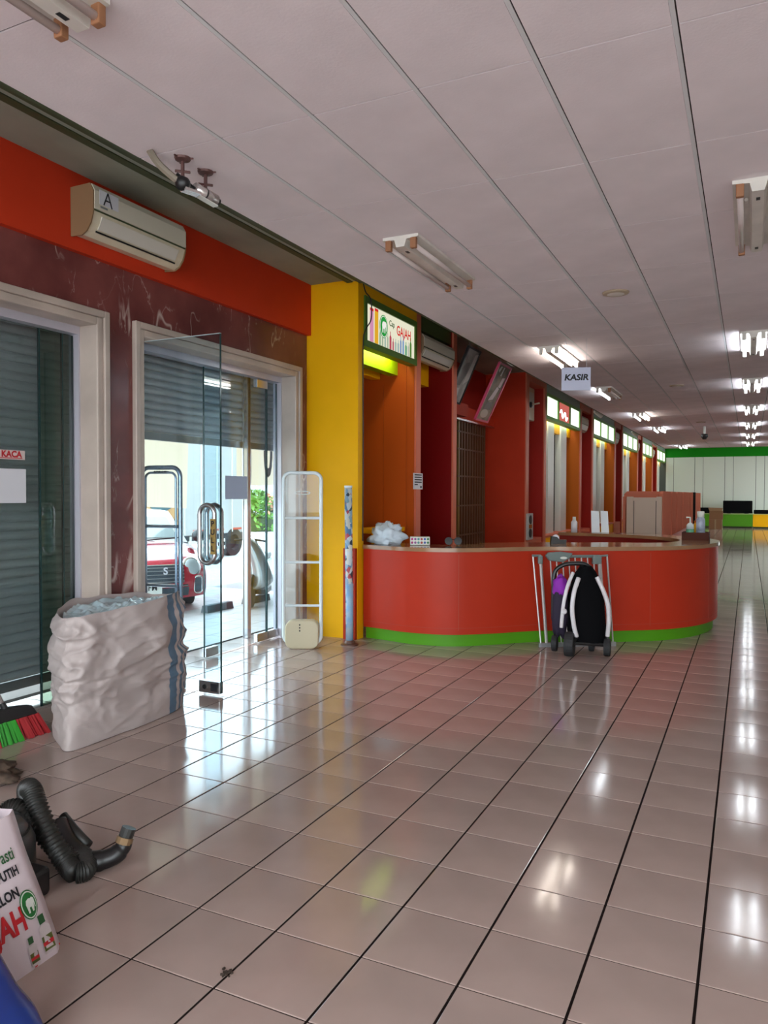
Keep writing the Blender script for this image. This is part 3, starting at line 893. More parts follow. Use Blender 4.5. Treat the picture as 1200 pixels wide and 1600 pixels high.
MB().obox(scp(-0.08, -0.8, 0.75), e1, f1, UPV, 0.12, 0.5, 0.05).build('seat', M_black, sc, bevel=0.03)
MB().tube([scp(-0.40, -0.05, 1.08), scp(-0.1, 0.0, 1.10), scp(0.12, -0.05, 1.06)], 0.018, 6).build('handlebar', M_black, sc)
MB().obox(scp(0.0, -0.35, 0.22), e1, f1, UPV, 0.13, 0.3, 0.04).build('foot_board', M_black, sc)

# truck on the road
TA = Vector((0, 1, 0)); TN = Vector((1, 0, 0))
T0 = Vector((-14.8, 18.78, -0.13))
tk = thing('box_truck', 'white box truck with an orange cab driving past outside', 'truck', T0)


def tp(a, b, z): return T0 + TA * a + TN * b + UPV * z


M_trk = mat('truck_box_white', (0.50, 0.52, 0.51), 0.4)
M_cab = mat('truck_cab_orange', (0.62, 0.36, 0.15), 0.3)
M_trkd = mat('truck_chassis', (0.06, 0.08, 0.10), 0.6)
MB().obox(tp(0, -1.1, 2.15), TA, TN, UPV, 1.53, 1.1, 1.42).build('cargo_box', M_trk, tk, bevel=0.03)
for a in (-1.5, -0.75, 0.0, 0.75, 1.5): MB().obox(tp(a, 0.01, 2.15), TA, TN, UPV, 0.02, 0.015, 1.38).build('box_rib', M_white, tk)
for a in (-0.9, 0.1, 1.0): MB().obox(tp(a, 0.015, 0.86), TA, TN, UPV, 0.22, 0.012, 0.03).build('red_reflector', mat('reflector_red', (0.6, 0.1, 0.06), 0.4), tk)
MB().obox(tp(-0.8, -0.9, 0.62), TA, TN, UPV, 2.3, 0.8, 0.12).build('chassis', M_trkd, tk)
for z in (0.30, 0.52): MB().obox(tp(-0.45, -0.02, z), TA, TN, UPV, 0.85, 0.02, 0.05).build('guard_rail', M_white, tk)
for a in (-1.2, -0.7, -0.2, 0.3): MB().obox(tp(a, -0.03, 0.45), TA, TN, UPV, 0.03, 0.02, 0.25).build('guard_post', M_white, tk)
for a in (0.85, -2.35): MB().lathe(tp(a, -0.15, 0.44), [(0.16, -0.16), (0.44, -0.15), (0.44, 0.15), (0.25, 0.17), (0.2, 0.08)], 22, axis=TN).build('wheel', M_rubber, tk)
cabp = [(-1.62, 0.4), (-1.62, 2.6), (-2.7, 2.6), (-3.05, 1.6), (-3.25, 1.3), (-3.25, 0.4)]
MB().prism(cabp, tp(0, -0.02, 0), TA, UPV, TN * -2.0).build('cab', M_cab, tk)
MB().prism([(-1.85, 1.65), (-1.85, 2.35), (-2.62, 2.35), (-2.88, 1.55), (-2.4, 1.42)], tp(0, -0.02, 0), TA, UPV, TN * 0.02).build('cab_window', mat('cab_glass', (0.10, 0.18, 0.20), 0.05, spec=1.0), tk)
MB().obox(tp(-1.95, 0.03, 1.2), TA, TN, UPV, 0.10, 0.02, 0.03).build('door_handle', M_black, tk)

# planting strip and far buildings
random.seed(4)
hd = thing('flowering_hedge', 'green hedge with pink flowers along the road', 'hedge', (-23.5, 34, -0.13))
HA = Vector((0.62, 0.785, 0)).normalized(); HN = Vector((HA.y, -HA.x, 0)); H0 = Vector((-26.0, 30.2, -0.13))
lv, fl = MB(), MB()


def leafquad(mb, c, r):
    a = Vector((random.uniform(-1, 1), random.uniform(-1, 1), random.uniform(-1, 1))).normalized(); b = a.orthogonal().normalized()
    mb.face([c + a * r, c + b * r * 0.5, c - a * r, c - b * r * 0.5])


for q in range(7000):
    a, b = random.uniform(-3, 12), random.uniform(-1.3, 1.3)
    top = 1.95 * (1 - 0.25 * (b / 1.3) ** 2) + 0.35 * noise.noise((a * 0.9, b, 0))
    z = top * (1 - random.random() ** 2.2)
    c = H0 + HA * a + HN * b + UPV * z
    if z > top * 0.6 and noise.noise((a * 0.7 + 5, b, 2)) > -0.02 and random.random() < 0.75: leafquad(fl, c, 0.13)
    else: leafquad(lv, c, 0.17)
lv.build('foliage', mat('hedge_green', (0.10, 0.25, 0.03), 0.6, var=0.4, scale=0.6), hd)
fl.build('flowers', mat('hedge_flowers', (0.70, 0.30, 0.18), 0.6, var=0.3, scale=0.8), hd)
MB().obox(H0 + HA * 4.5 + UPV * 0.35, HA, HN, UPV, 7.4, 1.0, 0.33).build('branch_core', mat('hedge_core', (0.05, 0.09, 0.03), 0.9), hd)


def building(c, a, hw, hd_, h, m, label, rows, cols):
    a = Vector(a).normalized(); nn = Vector((a.y, -a.x, 0))
    if nn.dot(-Vector(c)) < 0: nn = -nn
    t = thing('far_building', label, 'building', c)
    MB().obox(Vector(c) + UPV * (h / 2), a, nn, UPV, hw, hd_, h / 2).build('walls', m, t)
    MB().obox(Vector(c) + UPV * (h + 0.1), a, nn, UPV, hw + 0.2, hd_ + 0.2, 0.12).build('roof_edge', M_white, t)
    for i in range(rows):
        for j in range(cols):
            x_ = -hw + (j + 0.5) * 2 * hw / cols; z_ = (i + 0.55) * h / rows
            p = Vector(c) + a * x_ + nn * (hd_ + 0.02) + UPV * z_
            w2 = MB().obox(p, a, nn, UPV, hw / cols * 0.62, 0.03, h / rows * 0.33).build('window', M_carglass, t)
            MB().obox(p + nn * 0.04, a, nn, UPV, 0.04, 0.02, h / rows * 0.33).build('mullion', M_white, w2)
            ORG[w2.name] = ORG[t.name]


building((-40, 44, -0.13), (0.9, 0.43, 0), 14, 4, 9, mat('far_wall_pale', (0.34, 0.42, 0.44), 0.8), 'pale blue grey building beyond the box truck', 3, 7)
building((-26, 66, -0.13), (0.9, 0.43, 0), 8, 4, 8, mat('far_wall_teal', (0.25, 0.35, 0.36), 0.8), 'teal grey building beyond the hedge', 2, 6)

# ------------------------------------------------------------------ things on the ceiling


def fixture(x, y0, state, label, HC=HC):
    """twin tube batten, 1.33 long; state: two letters, o = off, l = lit, w = lit warm"""
    t = thing('tube_light_fixture', label, 'ceiling light', (x, y0 + 0.66, HC - 0.1), 'twin tube fixtures in two rows on the ceiling')
    MB().prism([(-0.15, 0), (0.15, 0), (0.15, -0.022), (0.05, -0.03), (0.035, -0.085), (-0.035, -0.085), (-0.05, -0.03), (-0.15, -0.022)],
               (x, y0, HC - 0.001), (1, 0, 0), (0, 0, 1), (0, 1.33, 0)).build('batten', M_fix, t)
    for yy in (0.12, 1.2): MB().box(x - 0.012, x + 0.012, y0 + yy, y0 + yy + 0.05, HC - 0.088, HC - 0.084).build('screw_slot', M_black, t)
    for sgn, c in ((-1, state[0]), (1, state[1])):
        xx = x + sgn * 0.105
        m = {'o': M_tubeoff, 'l': M_tubeon, 'w': M_tubewarm}[c]
        MB().tube([(xx, y0 + 0.03, HC - 0.075), (xx, y0 + 1.30, HC - 0.075)], 0.019, 10).build('tube', m, t, smooth=True)
        for yy in (y0, y0 + 1.29):
            MB().box(xx - 0.024, xx + 0.024, yy, yy + 0.04, HC - 0.105, HC - 0.02).build('lamp_holder', M_rust if c == 'o' else M_fix, t, bevel=0.006)
        MB().lathe((xx - sgn * 0.035, y0 + 0.22, HC - 0.055), [(0.012, 0), (0.012, 0.05)], 8, axis=(0, 1, 0)).build('starter', M_fix, t)


fixture(-2.50, 0.98, 'oo', 'unlit tube fixture cut by the top edge of the picture above the air conditioner')
fixture(-2.45, 5.35, 'oo', 'unlit stained tube fixture between the ceiling cameras and the elephant sign')
fixture(0.03, 5.33, 'oo', 'unlit tube fixture with brown sockets, first of the aisle row')
fixture(-2.45, 10.15, 'ww', 'lit twin tube fixture just above the cashier sign')
fixture(-2.45, 14.4, 'lo', 'tube fixture with one dead tube just beyond the cashier sign')
fixture(-2.45, 19.2, 'lw', 'third lit fixture of the row beside the display bays')
fixture(-2.45, 23.4, 'll', 'fourth lit fixture of the row beside the display bays')
fixture(-2.45, 32.4, 'll', 'last lit fixture beside the display bays, closest to the green band')
for k, y in enumerate((10.25, 14.4, 18.7, 23.0, 27.2, 31.4)):
    fixture(0.03, y, 'll', ('first', 'second', 'third', 'fourth', 'fifth', 'sixth')[k] + ' lit fixture of the aisle row counted from the unlit one')

for k, (x, y) in enumerate(((-2.45, 38.0), (0.03, 38.0), (2.5, 38.0), (-2.45, 42.0), (0.03, 42.0), (2.5, 42.0))):  # added out of view to brighten the back wall
    fixture(x, y, 'll', 'added unseen fixture lighting the back wall, number ' + ('one', 'two', 'three', 'four', 'five', 'six')[k], 4.55)
M_vent = mat('vent_brown', (0.46, 0.36, 0.26), 0.6)
for y, lb in ((7.76, 'round brown ceiling vent between the two unlit fixtures'), (14.79, 'round ceiling vent beyond the cashier sign'), (22.5, 'far round ceiling vent near the ceiling camera pole')):
    t = thing('ceiling_vent', lb, 'vent', (-1.21, y, HC - 0.02), 'round ceiling vents')
    MB().lathe((-1.21, y, HC), [(0.13, 0), (0.125, -0.012), (0.10, -0.02)], 24).build('rim', M_vent, t, smooth=True)
    MB().lathe((-1.21, y, HC), [(0.095, -0.018), (0.05, -0.026), (0.01, -0.028)], 20).build('grille', M_fix, t)
t = thing('ceiling_camera', 'small camera hanging on a short pole far along the hall', 'camera', (-1.19, 24.0, HC - 0.4))
MB().tube([(-1.19, 24, HC), (-1.19, 24, HC - 0.22)], 0.03, 8).build('pole', M_white, t)
MB().lathe((-1.19, 24, HC - 0.22), [(0.09, 0), (0.10, -0.08), (0.05, -0.16)], 12).build('dome', M_black, t, smooth=True)

M_silv = mat('camera_silver', (0.66, 0.62, 0.60), 0.25, metal=0.7)
M_brnz = mat('bracket_brown', (0.13, 0.06, 0.055), 0.45, metal=0.3)
for (x, y, zdrop, ang, lb) in ((-3.06, 3.57, 0.13, -0.2, 'dark ceiling camera with a fanned cable, the one nearer the air conditioner label'),
                               (-3.06, 3.78, 0.13, 0.0, 'silver bullet camera on the ceiling, the one with a white underside')):
    t = thing('security_camera', lb, 'camera', (x, y, HC - zdrop - 0.06), 'pair of ceiling cameras')
    MB().lathe((x, y, HC), [(0.05, 0), (0.045, -0.012), (0.015, -0.02)], 14).build('mount_plate', M_brnz, t)
    for a in (0.4, 2.5, 4.6): MB().tube([(x, y, HC - 0.008), (x + 0.065 * math.cos(a), y + 0.065 * math.sin(a), HC - 0.004)], 0.006, 5).build('mount_arm', M_brnz, t)
    MB().tube([(x, y, HC - 0.01), (x, y, HC - zdrop)], 0.011, 8).build('stem', M_brnz, t)
    MB().tube([(x - 0.04, y - 0.02, HC - 0.075), (x + 0.04, y + 0.02, HC - 0.085)], 0.008, 6).build('clamp', M_brnz, t)
    if ang == 0.0:
        d = Vector((0.15, 0.95, -0.12)).normalized(); c = Vector((x, y - 0.03, HC - zdrop - 0.01))
        MB().tube([c - d * 0.06, c + d * 0.11], 0.036, 16).build('camera_body', M_silv, t, smooth=True)
        MB().obox(c + d * 0.03 - Vector((0, 0, 0.036)), d, Vector((1, -0.15, 0)).normalized(), Vector((0, 0, 1)), 0.08, 0.020, 0.004).build('sun_shield', M_white, t)
        MB().tube([c + d * 0.11, c + d * 0.135], 0.022, 10).build('lens', M_black, t)
        MB().tube([c + d * 0.012, c + d * 0.022], 0.038, 14).build('band', M_black, t)
        MB().tube(spline([c - d * 0.05, c - d * 0.11 + Vector((0, 0, 0.005)), c - d * 0.19 + Vector((-0.01, 0, 0.03))], 5), 0.009, 6).build('cable', M_black, t)
    else:
        c = Vector((x, y, HC - zdrop - 0.02))
        MB().lathe(c, [(0.02, -0.04), (0.042, -0.02), (0.042, 0.02), (0.02, 0.035)], 12, axis=(0.3, -0.9, -0.3)).build('camera_body', M_black, t, smooth=True)
        MB().obox(c + Vector((0.02, 0.05, -0.035)), Vector((0.3, 1, 0)).normalized(), Vector((1, -0.3, 0)).normalized(), UPV, 0.055, 0.03, 0.008).build('bracket_plate', M_silv, t)
        MB().tube(spline([(x - 0.10, y - 0.17, HC - 0.002), (x - 0.09, y - 0.10, HC - 0.06), (x - 0.02, y - 0.02, HC - 0.14)], 6), [0.022] * 12 + [0.016], 6).build('cable_sleeve', mat('sleeve_tan', (0.26, 0.22, 0.17), 0.6), t)


# hanging cashier sign
ks = thing('cashier_sign', 'white board reading cashier hanging from the ceiling on threads', 'sign', (-2.02, 9.85, 3.18))
a_ = Vector((0.955, 0.296, 0)); b_ = Vector((0.296, -0.955, 0)); kc = Vector((-2.015, 9.83, 3.33))
MB().obox(kc, a_, b_, UPV, 0.182, 0.012, 0.147).build('board', mat('sign_board', (0.60, 0.63, 0.80), 0.5), ks, bevel=0.004)
text('lettering', 'KASIR', 0.105, kc + b_ * 0.014 + UPV * 0.015, a_, UPV, M_ink, ks, bold=0.004, xs=1.08, shear=0.15)
for sgn in (-1, 1): MB().tube([kc + a_ * (0.13 * sgn) + UPV * 0.147, kc + a_ * (0.13 * sgn) + UPV * (HC - 3.33)], 0.0025, 4).build('thread', M_paper, ks)

# tilted posters
M_pic1 = mat('poster_print_grey', (0.42, 0.40, 0.38), 0.5, var=0.75, scale=3.2, spec=0.2)
M_pic2 = mat('poster_print_sepia', (0.26, 0.18, 0.125), 0.5, var=0.7, scale=4.5, spec=0.2)
M_pinkfr = mat('pink_frame', (0.62, 0.05, 0.13), 0.35)


def poster(name, label, top, bot, y0, y1, frame_m, pic_m, shapes):
    t = thing(name, label, 'poster', (bot[0], (y0 + y1) / 2, bot[1]), 'framed posters tilted forward from the ceiling')
    upv = Vector((top[0] - bot[0], 0, top[1] - bot[1])); h = upv.length; upv.normalize()
    rv = Vector((0, 1, 0)); nn = rv.cross(upv); o = Vector((bot[0], y0, bot[1])); w_ = y1 - y0; fr = 0.035
    f_ = MB()
    f_.obox(o + rv * (w_ / 2) + upv * (fr / 2), rv, upv, nn, w_ / 2, fr / 2, 0.022)
    f_.obox(o + rv * (w_ / 2) + upv * (h - fr / 2), rv, upv, nn, w_ / 2, fr / 2, 0.022)
    for yy in (fr / 2, w_ - fr / 2): f_.obox(o + rv * yy + upv * (h / 2), rv, upv, nn, fr / 2, h / 2 - fr, 0.022)
    f_.build('frame', frame_m, t)
    pc = MB().obox(o + rv * (w_ / 2) + upv * (h / 2), rv, upv, nn, w_ / 2 - fr, h / 2 - fr, 0.008).build('picture', pic_m, t)
    for poly, m in shapes:
        flat('print_patch', [(x * w_, y * h) for x, y in poly], o + nn * 0.0085, rv, upv, m, pc, 0.001)
    for yy in (0.08, w_ - 0.08):
        MB().tube([o + rv * yy + upv * h, o + rv * yy + upv * h + Vector((-0.05, 0, 4.55 - top[1]))], 0.005, 4).build('hanging_wire', M_grey, t)
    return t


P_w = mat('print_white', (0.62, 0.58, 0.56), 0.4); P_d = mat('print_brown', (0.10, 0.045, 0.035), 0.4)
P_p = mat('print_pink', (0.62, 0.42, 0.42), 0.4); P_s = mat('print_skin', (0.50, 0.36, 0.28), 0.4); P_g = mat('print_grey', (0.16, 0.15, 0.145), 0.4)
poster('black_framed_poster', 'black framed grey poster hanging in front of the bay air conditioner', (-4.25, 4.34), (-4.648, 3.438), 12.05, 12.67, M_black, M_pic1,
       [([(0.62, 0.35), (0.93, 0.45), (0.93, 0.93), (0.72, 0.9)], P_w), ([(0.10, 0.30), (0.45, 0.32), (0.62, 0.55), (0.55, 0.75), (0.30, 0.72), (0.12, 0.55)], P_g), ([(0.1, 0.08), (0.6, 0.1), (0.5, 0.28), (0.15, 0.25)], P_w)])
poster('pink_framed_poster', 'pink framed brown toned poster beside the white hook', (-4.0, 4.195), (-4.467, 3.195), 12.99, 13.71, M_pinkfr, M_pic2,
       [(ellipse(0.45, 0.14, 0.27, 0.075), P_s), ([(0.2, 0.2), (0.75, 0.22), (0.7, 0.36), (0.3, 0.33)], P_d), ([(0.30, 0.36), (0.62, 0.4), (0.75, 0.6), (0.55, 0.62)], P_p),
        ([(0.62, 0.62), (0.8, 0.62), (0.85, 0.80), (0.66, 0.78)], P_p), ([(0.16, 0.88), (0.26, 0.84), (0.34, 0.95), (0.24, 0.95)], P_w), ([(0.42, 0.80), (0.50, 0.80), (0.54, 0.95), (0.46, 0.95)], P_w)])
hk = thing('pipe_hook', 'white curved pipe hook above the pink framed poster', 'hook', (-3.65, 12.6, 4.0))
MB().tube(spline([(-3.86, 12.72, 4.55), (-3.86, 12.72, 4.30), (-3.84, 12.72, 4.22), (-3.78, 12.80, 4.12), (-3.70, 12.90, 4.09), (-3.60, 12.95, 4.10)], 5), 0.018, 8).build('curved_pipe', M_white, hk, smooth=True)
MB().tube([(-3.60, 12.95, 4.08), (-3.62, 12.95, 4.28), (-3.72, 12.95, 4.28)], 0.012, 6).build('catch', M_steel, hk)
for k, (x, y) in enumerate(((-3.62, 20.4), (-3.62, 27.5), (-3.62, 33.8))):
    sp = thing('spot_lamp', 'small white spot lamp on the ceiling edge beside display bay ' + ('one', 'two', 'three')[k], 'lamp', (x, y, 3.86), 'spot lamps along the ceiling edge')
    MB().tube([(x, y, 4.55), (x, y, 3.98)], 0.012, 6).build('stem', M_white, sp)
    MB().lathe((x, y, 3.98), [(0.03, 0.12), (0.05, 0), (0.06, -0.16)], 12, axis=(-0.5, -0.7, 0.35)).build('lamp_head', M_white, sp)

# ------------------------------------------------------------------ light-box sign in bay one
sg = thing('elephant_sign', 'green framed light-box sign with elephant emblem and product rows', 'sign', (-4.5, 9.45, 3.74))
y0, y1, z0, z1 = 8.62, 10.30, 3.74, 4.385
fr = 0.085
MB().box(XF - 0.12, XF + 0.015, y0, y1, z1 - fr, z1).box(XF - 0.12, XF + 0.015, y0, y1, z0, z0 + fr).box(XF - 0.12, XF + 0.015, y0, y0 + fr * 0.8, z0 + fr, z1 - fr).box(XF - 0.12, XF + 0.015, y1 - fr * 0.8, y1, z0 + fr, z1 - fr).build('frame', M_greenfr, sg)
MB().box(XF - 0.10, XF - 0.005, y0 + fr * 0.8, y1 - fr * 0.8, z0 + fr, z1 - fr).build('face', M_signface, sg)
RY, RZ = (0, 1, 0), (0, 0, 1)
XS_ = XF - 0.004


def logo(parent, cx, cz, rx, rz, X, em, pal):
    """green oval emblem with a white standing elephant"""
    o = (X, cx, cz)
    g = flat('emblem', ellipse(0, 0, rx, rz, 28), o, RY, RZ, pal[0], parent, 0.002)
    flat('emblem_ring', ellipse(0, 0, rx * 0.90, rz * 0.92, 28), (X + 0.002, cx, cz), RY, RZ, pal[1], parent, 0.001)
    flat('emblem_field', ellipse(0, 0, rx * 0.83, rz * 0.86, 28), (X + 0.003, cx, cz), RY, RZ, pal[0], parent, 0.001)
    el = [(-0.42, 0.12), (-0.30, 0.38), (0.05, 0.46), (0.25, 0.40), (0.42, 0.46), (0.62, 0.30), (0.66, 0.02), (0.60, -0.34), (0.50, -0.34), (0.50, 0.0), (0.36, -0.02),
          (0.34, -0.55), (0.16, -0.55), (0.13, -0.18), (-0.10, -0.18), (-0.14, -0.55), (-0.34, -0.55), (-0.38, -0.1)]
    flat('emblem_elephant', [(x * rx, y * rz) for x, y in el], (X + 0.004, cx, cz), RY, RZ, pal[1], parent, 0.001)


em_g = emit('sign_green', (0.03, 0.36, 0.06), 0.27); em_w = emit('sign_white', (1, 1, 0.92), 0.27); em_r = emit('sign_red', (0.75, 0.03, 0.03), 0.27); em_k = emit('sign_dark', (0.03, 0.10, 0.03), 0.27)
logo(sg, 9.20, 4.10, 0.125, 0.155, XS_, em_g, (em_g, em_w))
text('lettering', 'Cap', 0.11, (XS_, 9.46, 4.185), RY, RZ, em_k, sg, bold=0.002)
text('lettering', 'GAJAH', 0.19, (XS_, 9.86, 4.13), RY, RZ, em_r, sg, bold=0.004, xs=0.86)
cols_ = [((0.80, 0.35, 0.55), 0.40, 0.105), ((0.95, 0.50, 0.03), 0.42, 0.105), ((0.35, 0.55, 0.35), 0.22, 0.04), ((0.45, 0.55, 0.40), 0.20, 0.045), ((0.45, 0.60, 0.5), 0.23, 0.045), ((0.5, 0.6, 0.45), 0.20, 0.045),
         ((0.60, 0.10, 0.14), 0.24, 0.06), ((0.6, 0.15, 0.2), 0.16, 0.045), ((0.45, 0.6, 0.55), 0.17, 0.05), ((0.40, 0.55, 0.55), 0.17, 0.05), ((0.28, 0.40, 0.65), 0.24, 0.05), ((0.25, 0.42, 0.7), 0.26, 0.05), ((0.22, 0.50, 0.30), 0.19, 0.07), ((0.5, 0.55, 0.5), 0.2, 0.03), ((0.10, 0.25, 0.05), 0.28, 0.06)]
yy = 8.79
for c_, h_, w_ in cols_:
    mt = emit('pack_print', c_, 0.25)
    zb = 3.835
    if w_ > 0.1: pl_ = [(0, 0), (w_, 0), (w_, h_), (0, h_)]
    else: pl_ = [(0, 0), (w_, 0), (w_, h_ * 0.68), (w_ * 0.65, h_ * 0.8), (w_ * 0.65, h_), (w_ * 0.35, h_), (w_ * 0.35, h_ * 0.8), (0, h_ * 0.68)]
    flat('pack_print', pl_, (XS_, yy, zb), RY, RZ, mt, sg, 0.002)
    if w_ > 0.1: flat('pack_cap', [(0, h_), (w_, h_), (w_, h_ + 0.035), (0, h_ + 0.035)], (XS_, yy, zb), RY, RZ, em_r, sg, 0.002)
    yy += w_ + 0.035
wr = tag(MB().tube(spline([(XF + 0.012, 8.56, 4.55), (XF + 0.03, 8.60, 4.42), (XF + 0.045, 8.72, 4.34), (XF + 0.045, 8.73, 4.1), (XF + 0.03, 8.60, 3.93), (XF + 0.012, 8.57, 3.7), (XF + 0.012, 8.575, 2.5), (XF + 0.012, 8.57, 1.25)], 8), 0.008, 5).build('power_cable', M_ink), 'thin black cable running down the yellow pillar edge', 'cable')


# ------------------------------------------------------------------ air conditioners
def aircon(y0, y1, xb, z0, z1, label, label_sheet=False, side=M_acside):
    D, H_ = 0.25, z1 - z0
    t = thing('air_conditioner', label, 'air conditioner', (xb, (y0 + y1) / 2, z0), 'wall air conditioners')
    q_ = H_ / 0.40
    pr = [(0, 0.02), (0.12, 0), (0.175, 0.03), (0.22, 0.09), (D - 0.004, 0.165 * q_), (D, 0.19 * q_), (D, H_ - 0.06), (D - 0.035, H_), (0, H_)]
    MB().prism(pr, (xb, y0 + 0.012, z0), (1, 0, 0), (0, 0, 1), (0, y1 - y0 - 0.024, 0)).build('casing', M_acbody, t)
    pr2 = [(0, 0), (0.125, -0.008), (0.182, 0.022), (0.228, 0.083), (D + 0.003, 0.16 * q_), (D + 0.007, 0.19 * q_), (D + 0.007, H_ - 0.058), (D - 0.03, H_ + 0.006), (0, H_ + 0.006)]
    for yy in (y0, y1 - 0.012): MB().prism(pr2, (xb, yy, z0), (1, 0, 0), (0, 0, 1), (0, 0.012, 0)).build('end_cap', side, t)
    MB().prism([(D, 0.195 * q_), (D + 0.014, 0.20 * q_), (D + 0.014, H_ - 0.055), (D - 0.022, H_ + 0.004), (D - 0.035, H_), (D, H_ - 0.06)], (xb, y0 + 0.012, z0), (1, 0, 0), (0, 0, 1), (0, y1 - y0 - 0.024, 0)).build('front_panel', M_acpanel, t)
    lo, hi = Vector((0.178, 0, 0.035)), Vector((D - 0.002, 0, 0.172 * q_))
    lv_ = (hi - lo).normalized(); nn = Vector((lv_.z, 0, -lv_.x)); hl_ = (hi - lo).length / 2
    c = Vector((xb, (y0 + y1) / 2, z0)) + (lo + hi) / 2 + nn * 0.012
    MB().obox(c + lv_ * 0.006, lv_, Vector((0, 1, 0)), nn, hl_ - 0.022, (y1 - y0) / 2 - 0.10, 0.007).build('louver', M_acvent, t)
    MB().obox(c - lv_ * (hl_ - 0.008), lv_, Vector((0, 1, 0)), nn, 0.007, (y1 - y0) / 2 - 0.09, 0.006).build('air_slot', M_dark, t)
    MB().box(xb + D - 0.004, xb + D + 0.006, y0 + 0.012, y1 - 0.012, z0 + 0.182 * q_, z0 + 0.194 * q_).build('shadow_gap', M_olive, t)  # dark olive strip painted in as the shadow line below the front panel
    if label_sheet:
        sh = MB().box(xb + D + 0.013, xb + D + 0.016, y0 + 0.06, y0 + 0.27, z0 + 0.245, z0 + 0.365).build('paper_label', M_paper, t)
        for a, b in (((-0.045, -0.055), (0.0, 0.055)), ((0.0, 0.055), (0.045, -0.06)), ((-0.026, -0.012), (0.03, -0.012))):
            p0 = Vector((xb + D + 0.0165, y0 + 0.15 + a[0], z0 + 0.305 + a[1])); p1 = Vector((xb + D + 0.0165, y0 + 0.15 + b[0], z0 + 0.305 + b[1]))
            MB().tube([p0, p1], 0.006, 5).build('letter_stroke', M_ink, sh); 
        flat('brand_mark', [(0, 0), (0.08, 0), (0.08, 0.016), (0, 0.016)], (xb + D + 0.014, y0 + 0.07, z0 + 0.218), RY, RZ, M_grey, t, 0.001)
    return t


aircon(4.60, 5.74, -5.138, 4.00, 4.40, 'aged cream air conditioner with a letter A sheet on the orange band', True)
aircon(10.52, 11.84, -4.68, 3.90, 4.26, 'beige air conditioner in the bay beside the elephant sign')
for k, (a0, a1) in enumerate(AB):
    aircon(a0 + 0.12, a1 - 0.12, -4.80, 3.78, 4.22, 'air conditioner in the ' + ('first', 'second', 'third', 'fourth')[k] + ' red recess among the display bays')

# notice on the divider
nt_ = thing('paper_notice', 'small white printed notice on the salmon divider edge', 'notice', (XF, 10.37, 1.92))
MB().box(XF, XF + 0.006, 10.20, 10.55, 1.92, 2.16).build('sheet', M_paper, nt_, bevel=0.002)
for q in range(5): flat('print_line', [(0, 0), (0.27 if q < 4 else 0.12, 0), (0.27 if q < 4 else 0.12, 0.018), (0, 0.018)], (XF + 0.0065, 10.24, 2.125 - 0.036 * q), RY, RZ, M_ink, nt_, 0.001)
flat('print_mark', [(0, 0), (0.06, 0), (0.06, 0.03), (0, 0.03)], (XF + 0.0065, 10.45, 1.94), RY, RZ, M_ink, nt_, 0.001)

sk = thing('socket_panel', 'grey panel with two round sockets on the pillar edge', 'socket panel', (-4.40, 16.6, 0.82))
MB().box(-4.45, -4.40, 16.47, 16.90, 0.83, 1.42).build('backing', mat('socket_grey', (0.55, 0.55, 0.52), 0.5), sk, bevel=0.01)
for zz in (1.28, 0.98): MB().lathe((-4.40, 16.65, zz), [(0.10, 0), (0.10, 0.02), (0.06, 0.03)], 14, axis=(1, 0, 0)).build('socket', M_black, sk)
MB().box(-4.40, -4.385, 16.55, 16.76, 1.09, 1.17).build('label_plate', M_oranget, sk)

# ------------------------------------------------------------------ cashier counter
OUT = spline([(x, y, 0) for x, y in ((-4.43, 8.58), (-4.14, 8.53), (-3.75, 8.45), (-3.27, 8.51), (-2.85, 8.79), (-2.36, 9.26), (-1.92, 9.47), (-1.5, 9.69), (-0.93, 10.1),
              (-0.58, 10.6), (-0.40, 11.2), (-0.40, 11.75), (-0.62, 12.35), (-1.05, 12.85), (-1.75, 13.25), (-2.85, 13.45))], 16)
WID = []
for i in range(len(OUT)):
    f_ = i / (len(OUT) - 1)
    WID.append(0.62 if f_ < 0.3 else (0.85 if f_ < 0.5 else 0.85 - 0.35 * min(1, (f_ - 0.5) / 0.12)))


def off(d, i0=0, i1=None):
    out = []
    for i, p in enumerate(OUT):
        t = OUT[min(i + 1, len(OUT) - 1)] - OUT[max(i - 1, 0)]; t.normalize()
        nl = Vector((-t.y, t.x, 0))
        out.append(p + nl * (d(i) if callable(d) else d))
    return out


def strip(A, B, z0, z1):
    mb = MB(); n_ = len(A)
    for i in range(n_):
        for p, z in ((A[i], z0), (B[i], z0), (B[i], z1), (A[i], z1)): mb.v.append(Vector((p.x, p.y, z)))
    for i in range(n_ - 1):
        a, b = i * 4, (i + 1) * 4
        for k in range(4):
            mb.f.append((a + k, b + k, b + (k + 1) % 4, a + (k + 1) % 4)); mb.m.append(0)
    mb.f.append((3, 2, 1, 0)); mb.m.append(0); e = (n_ - 1) * 4
    mb.f.append((e, e + 1, e + 2, e + 3)); mb.m.append(0)
    return mb


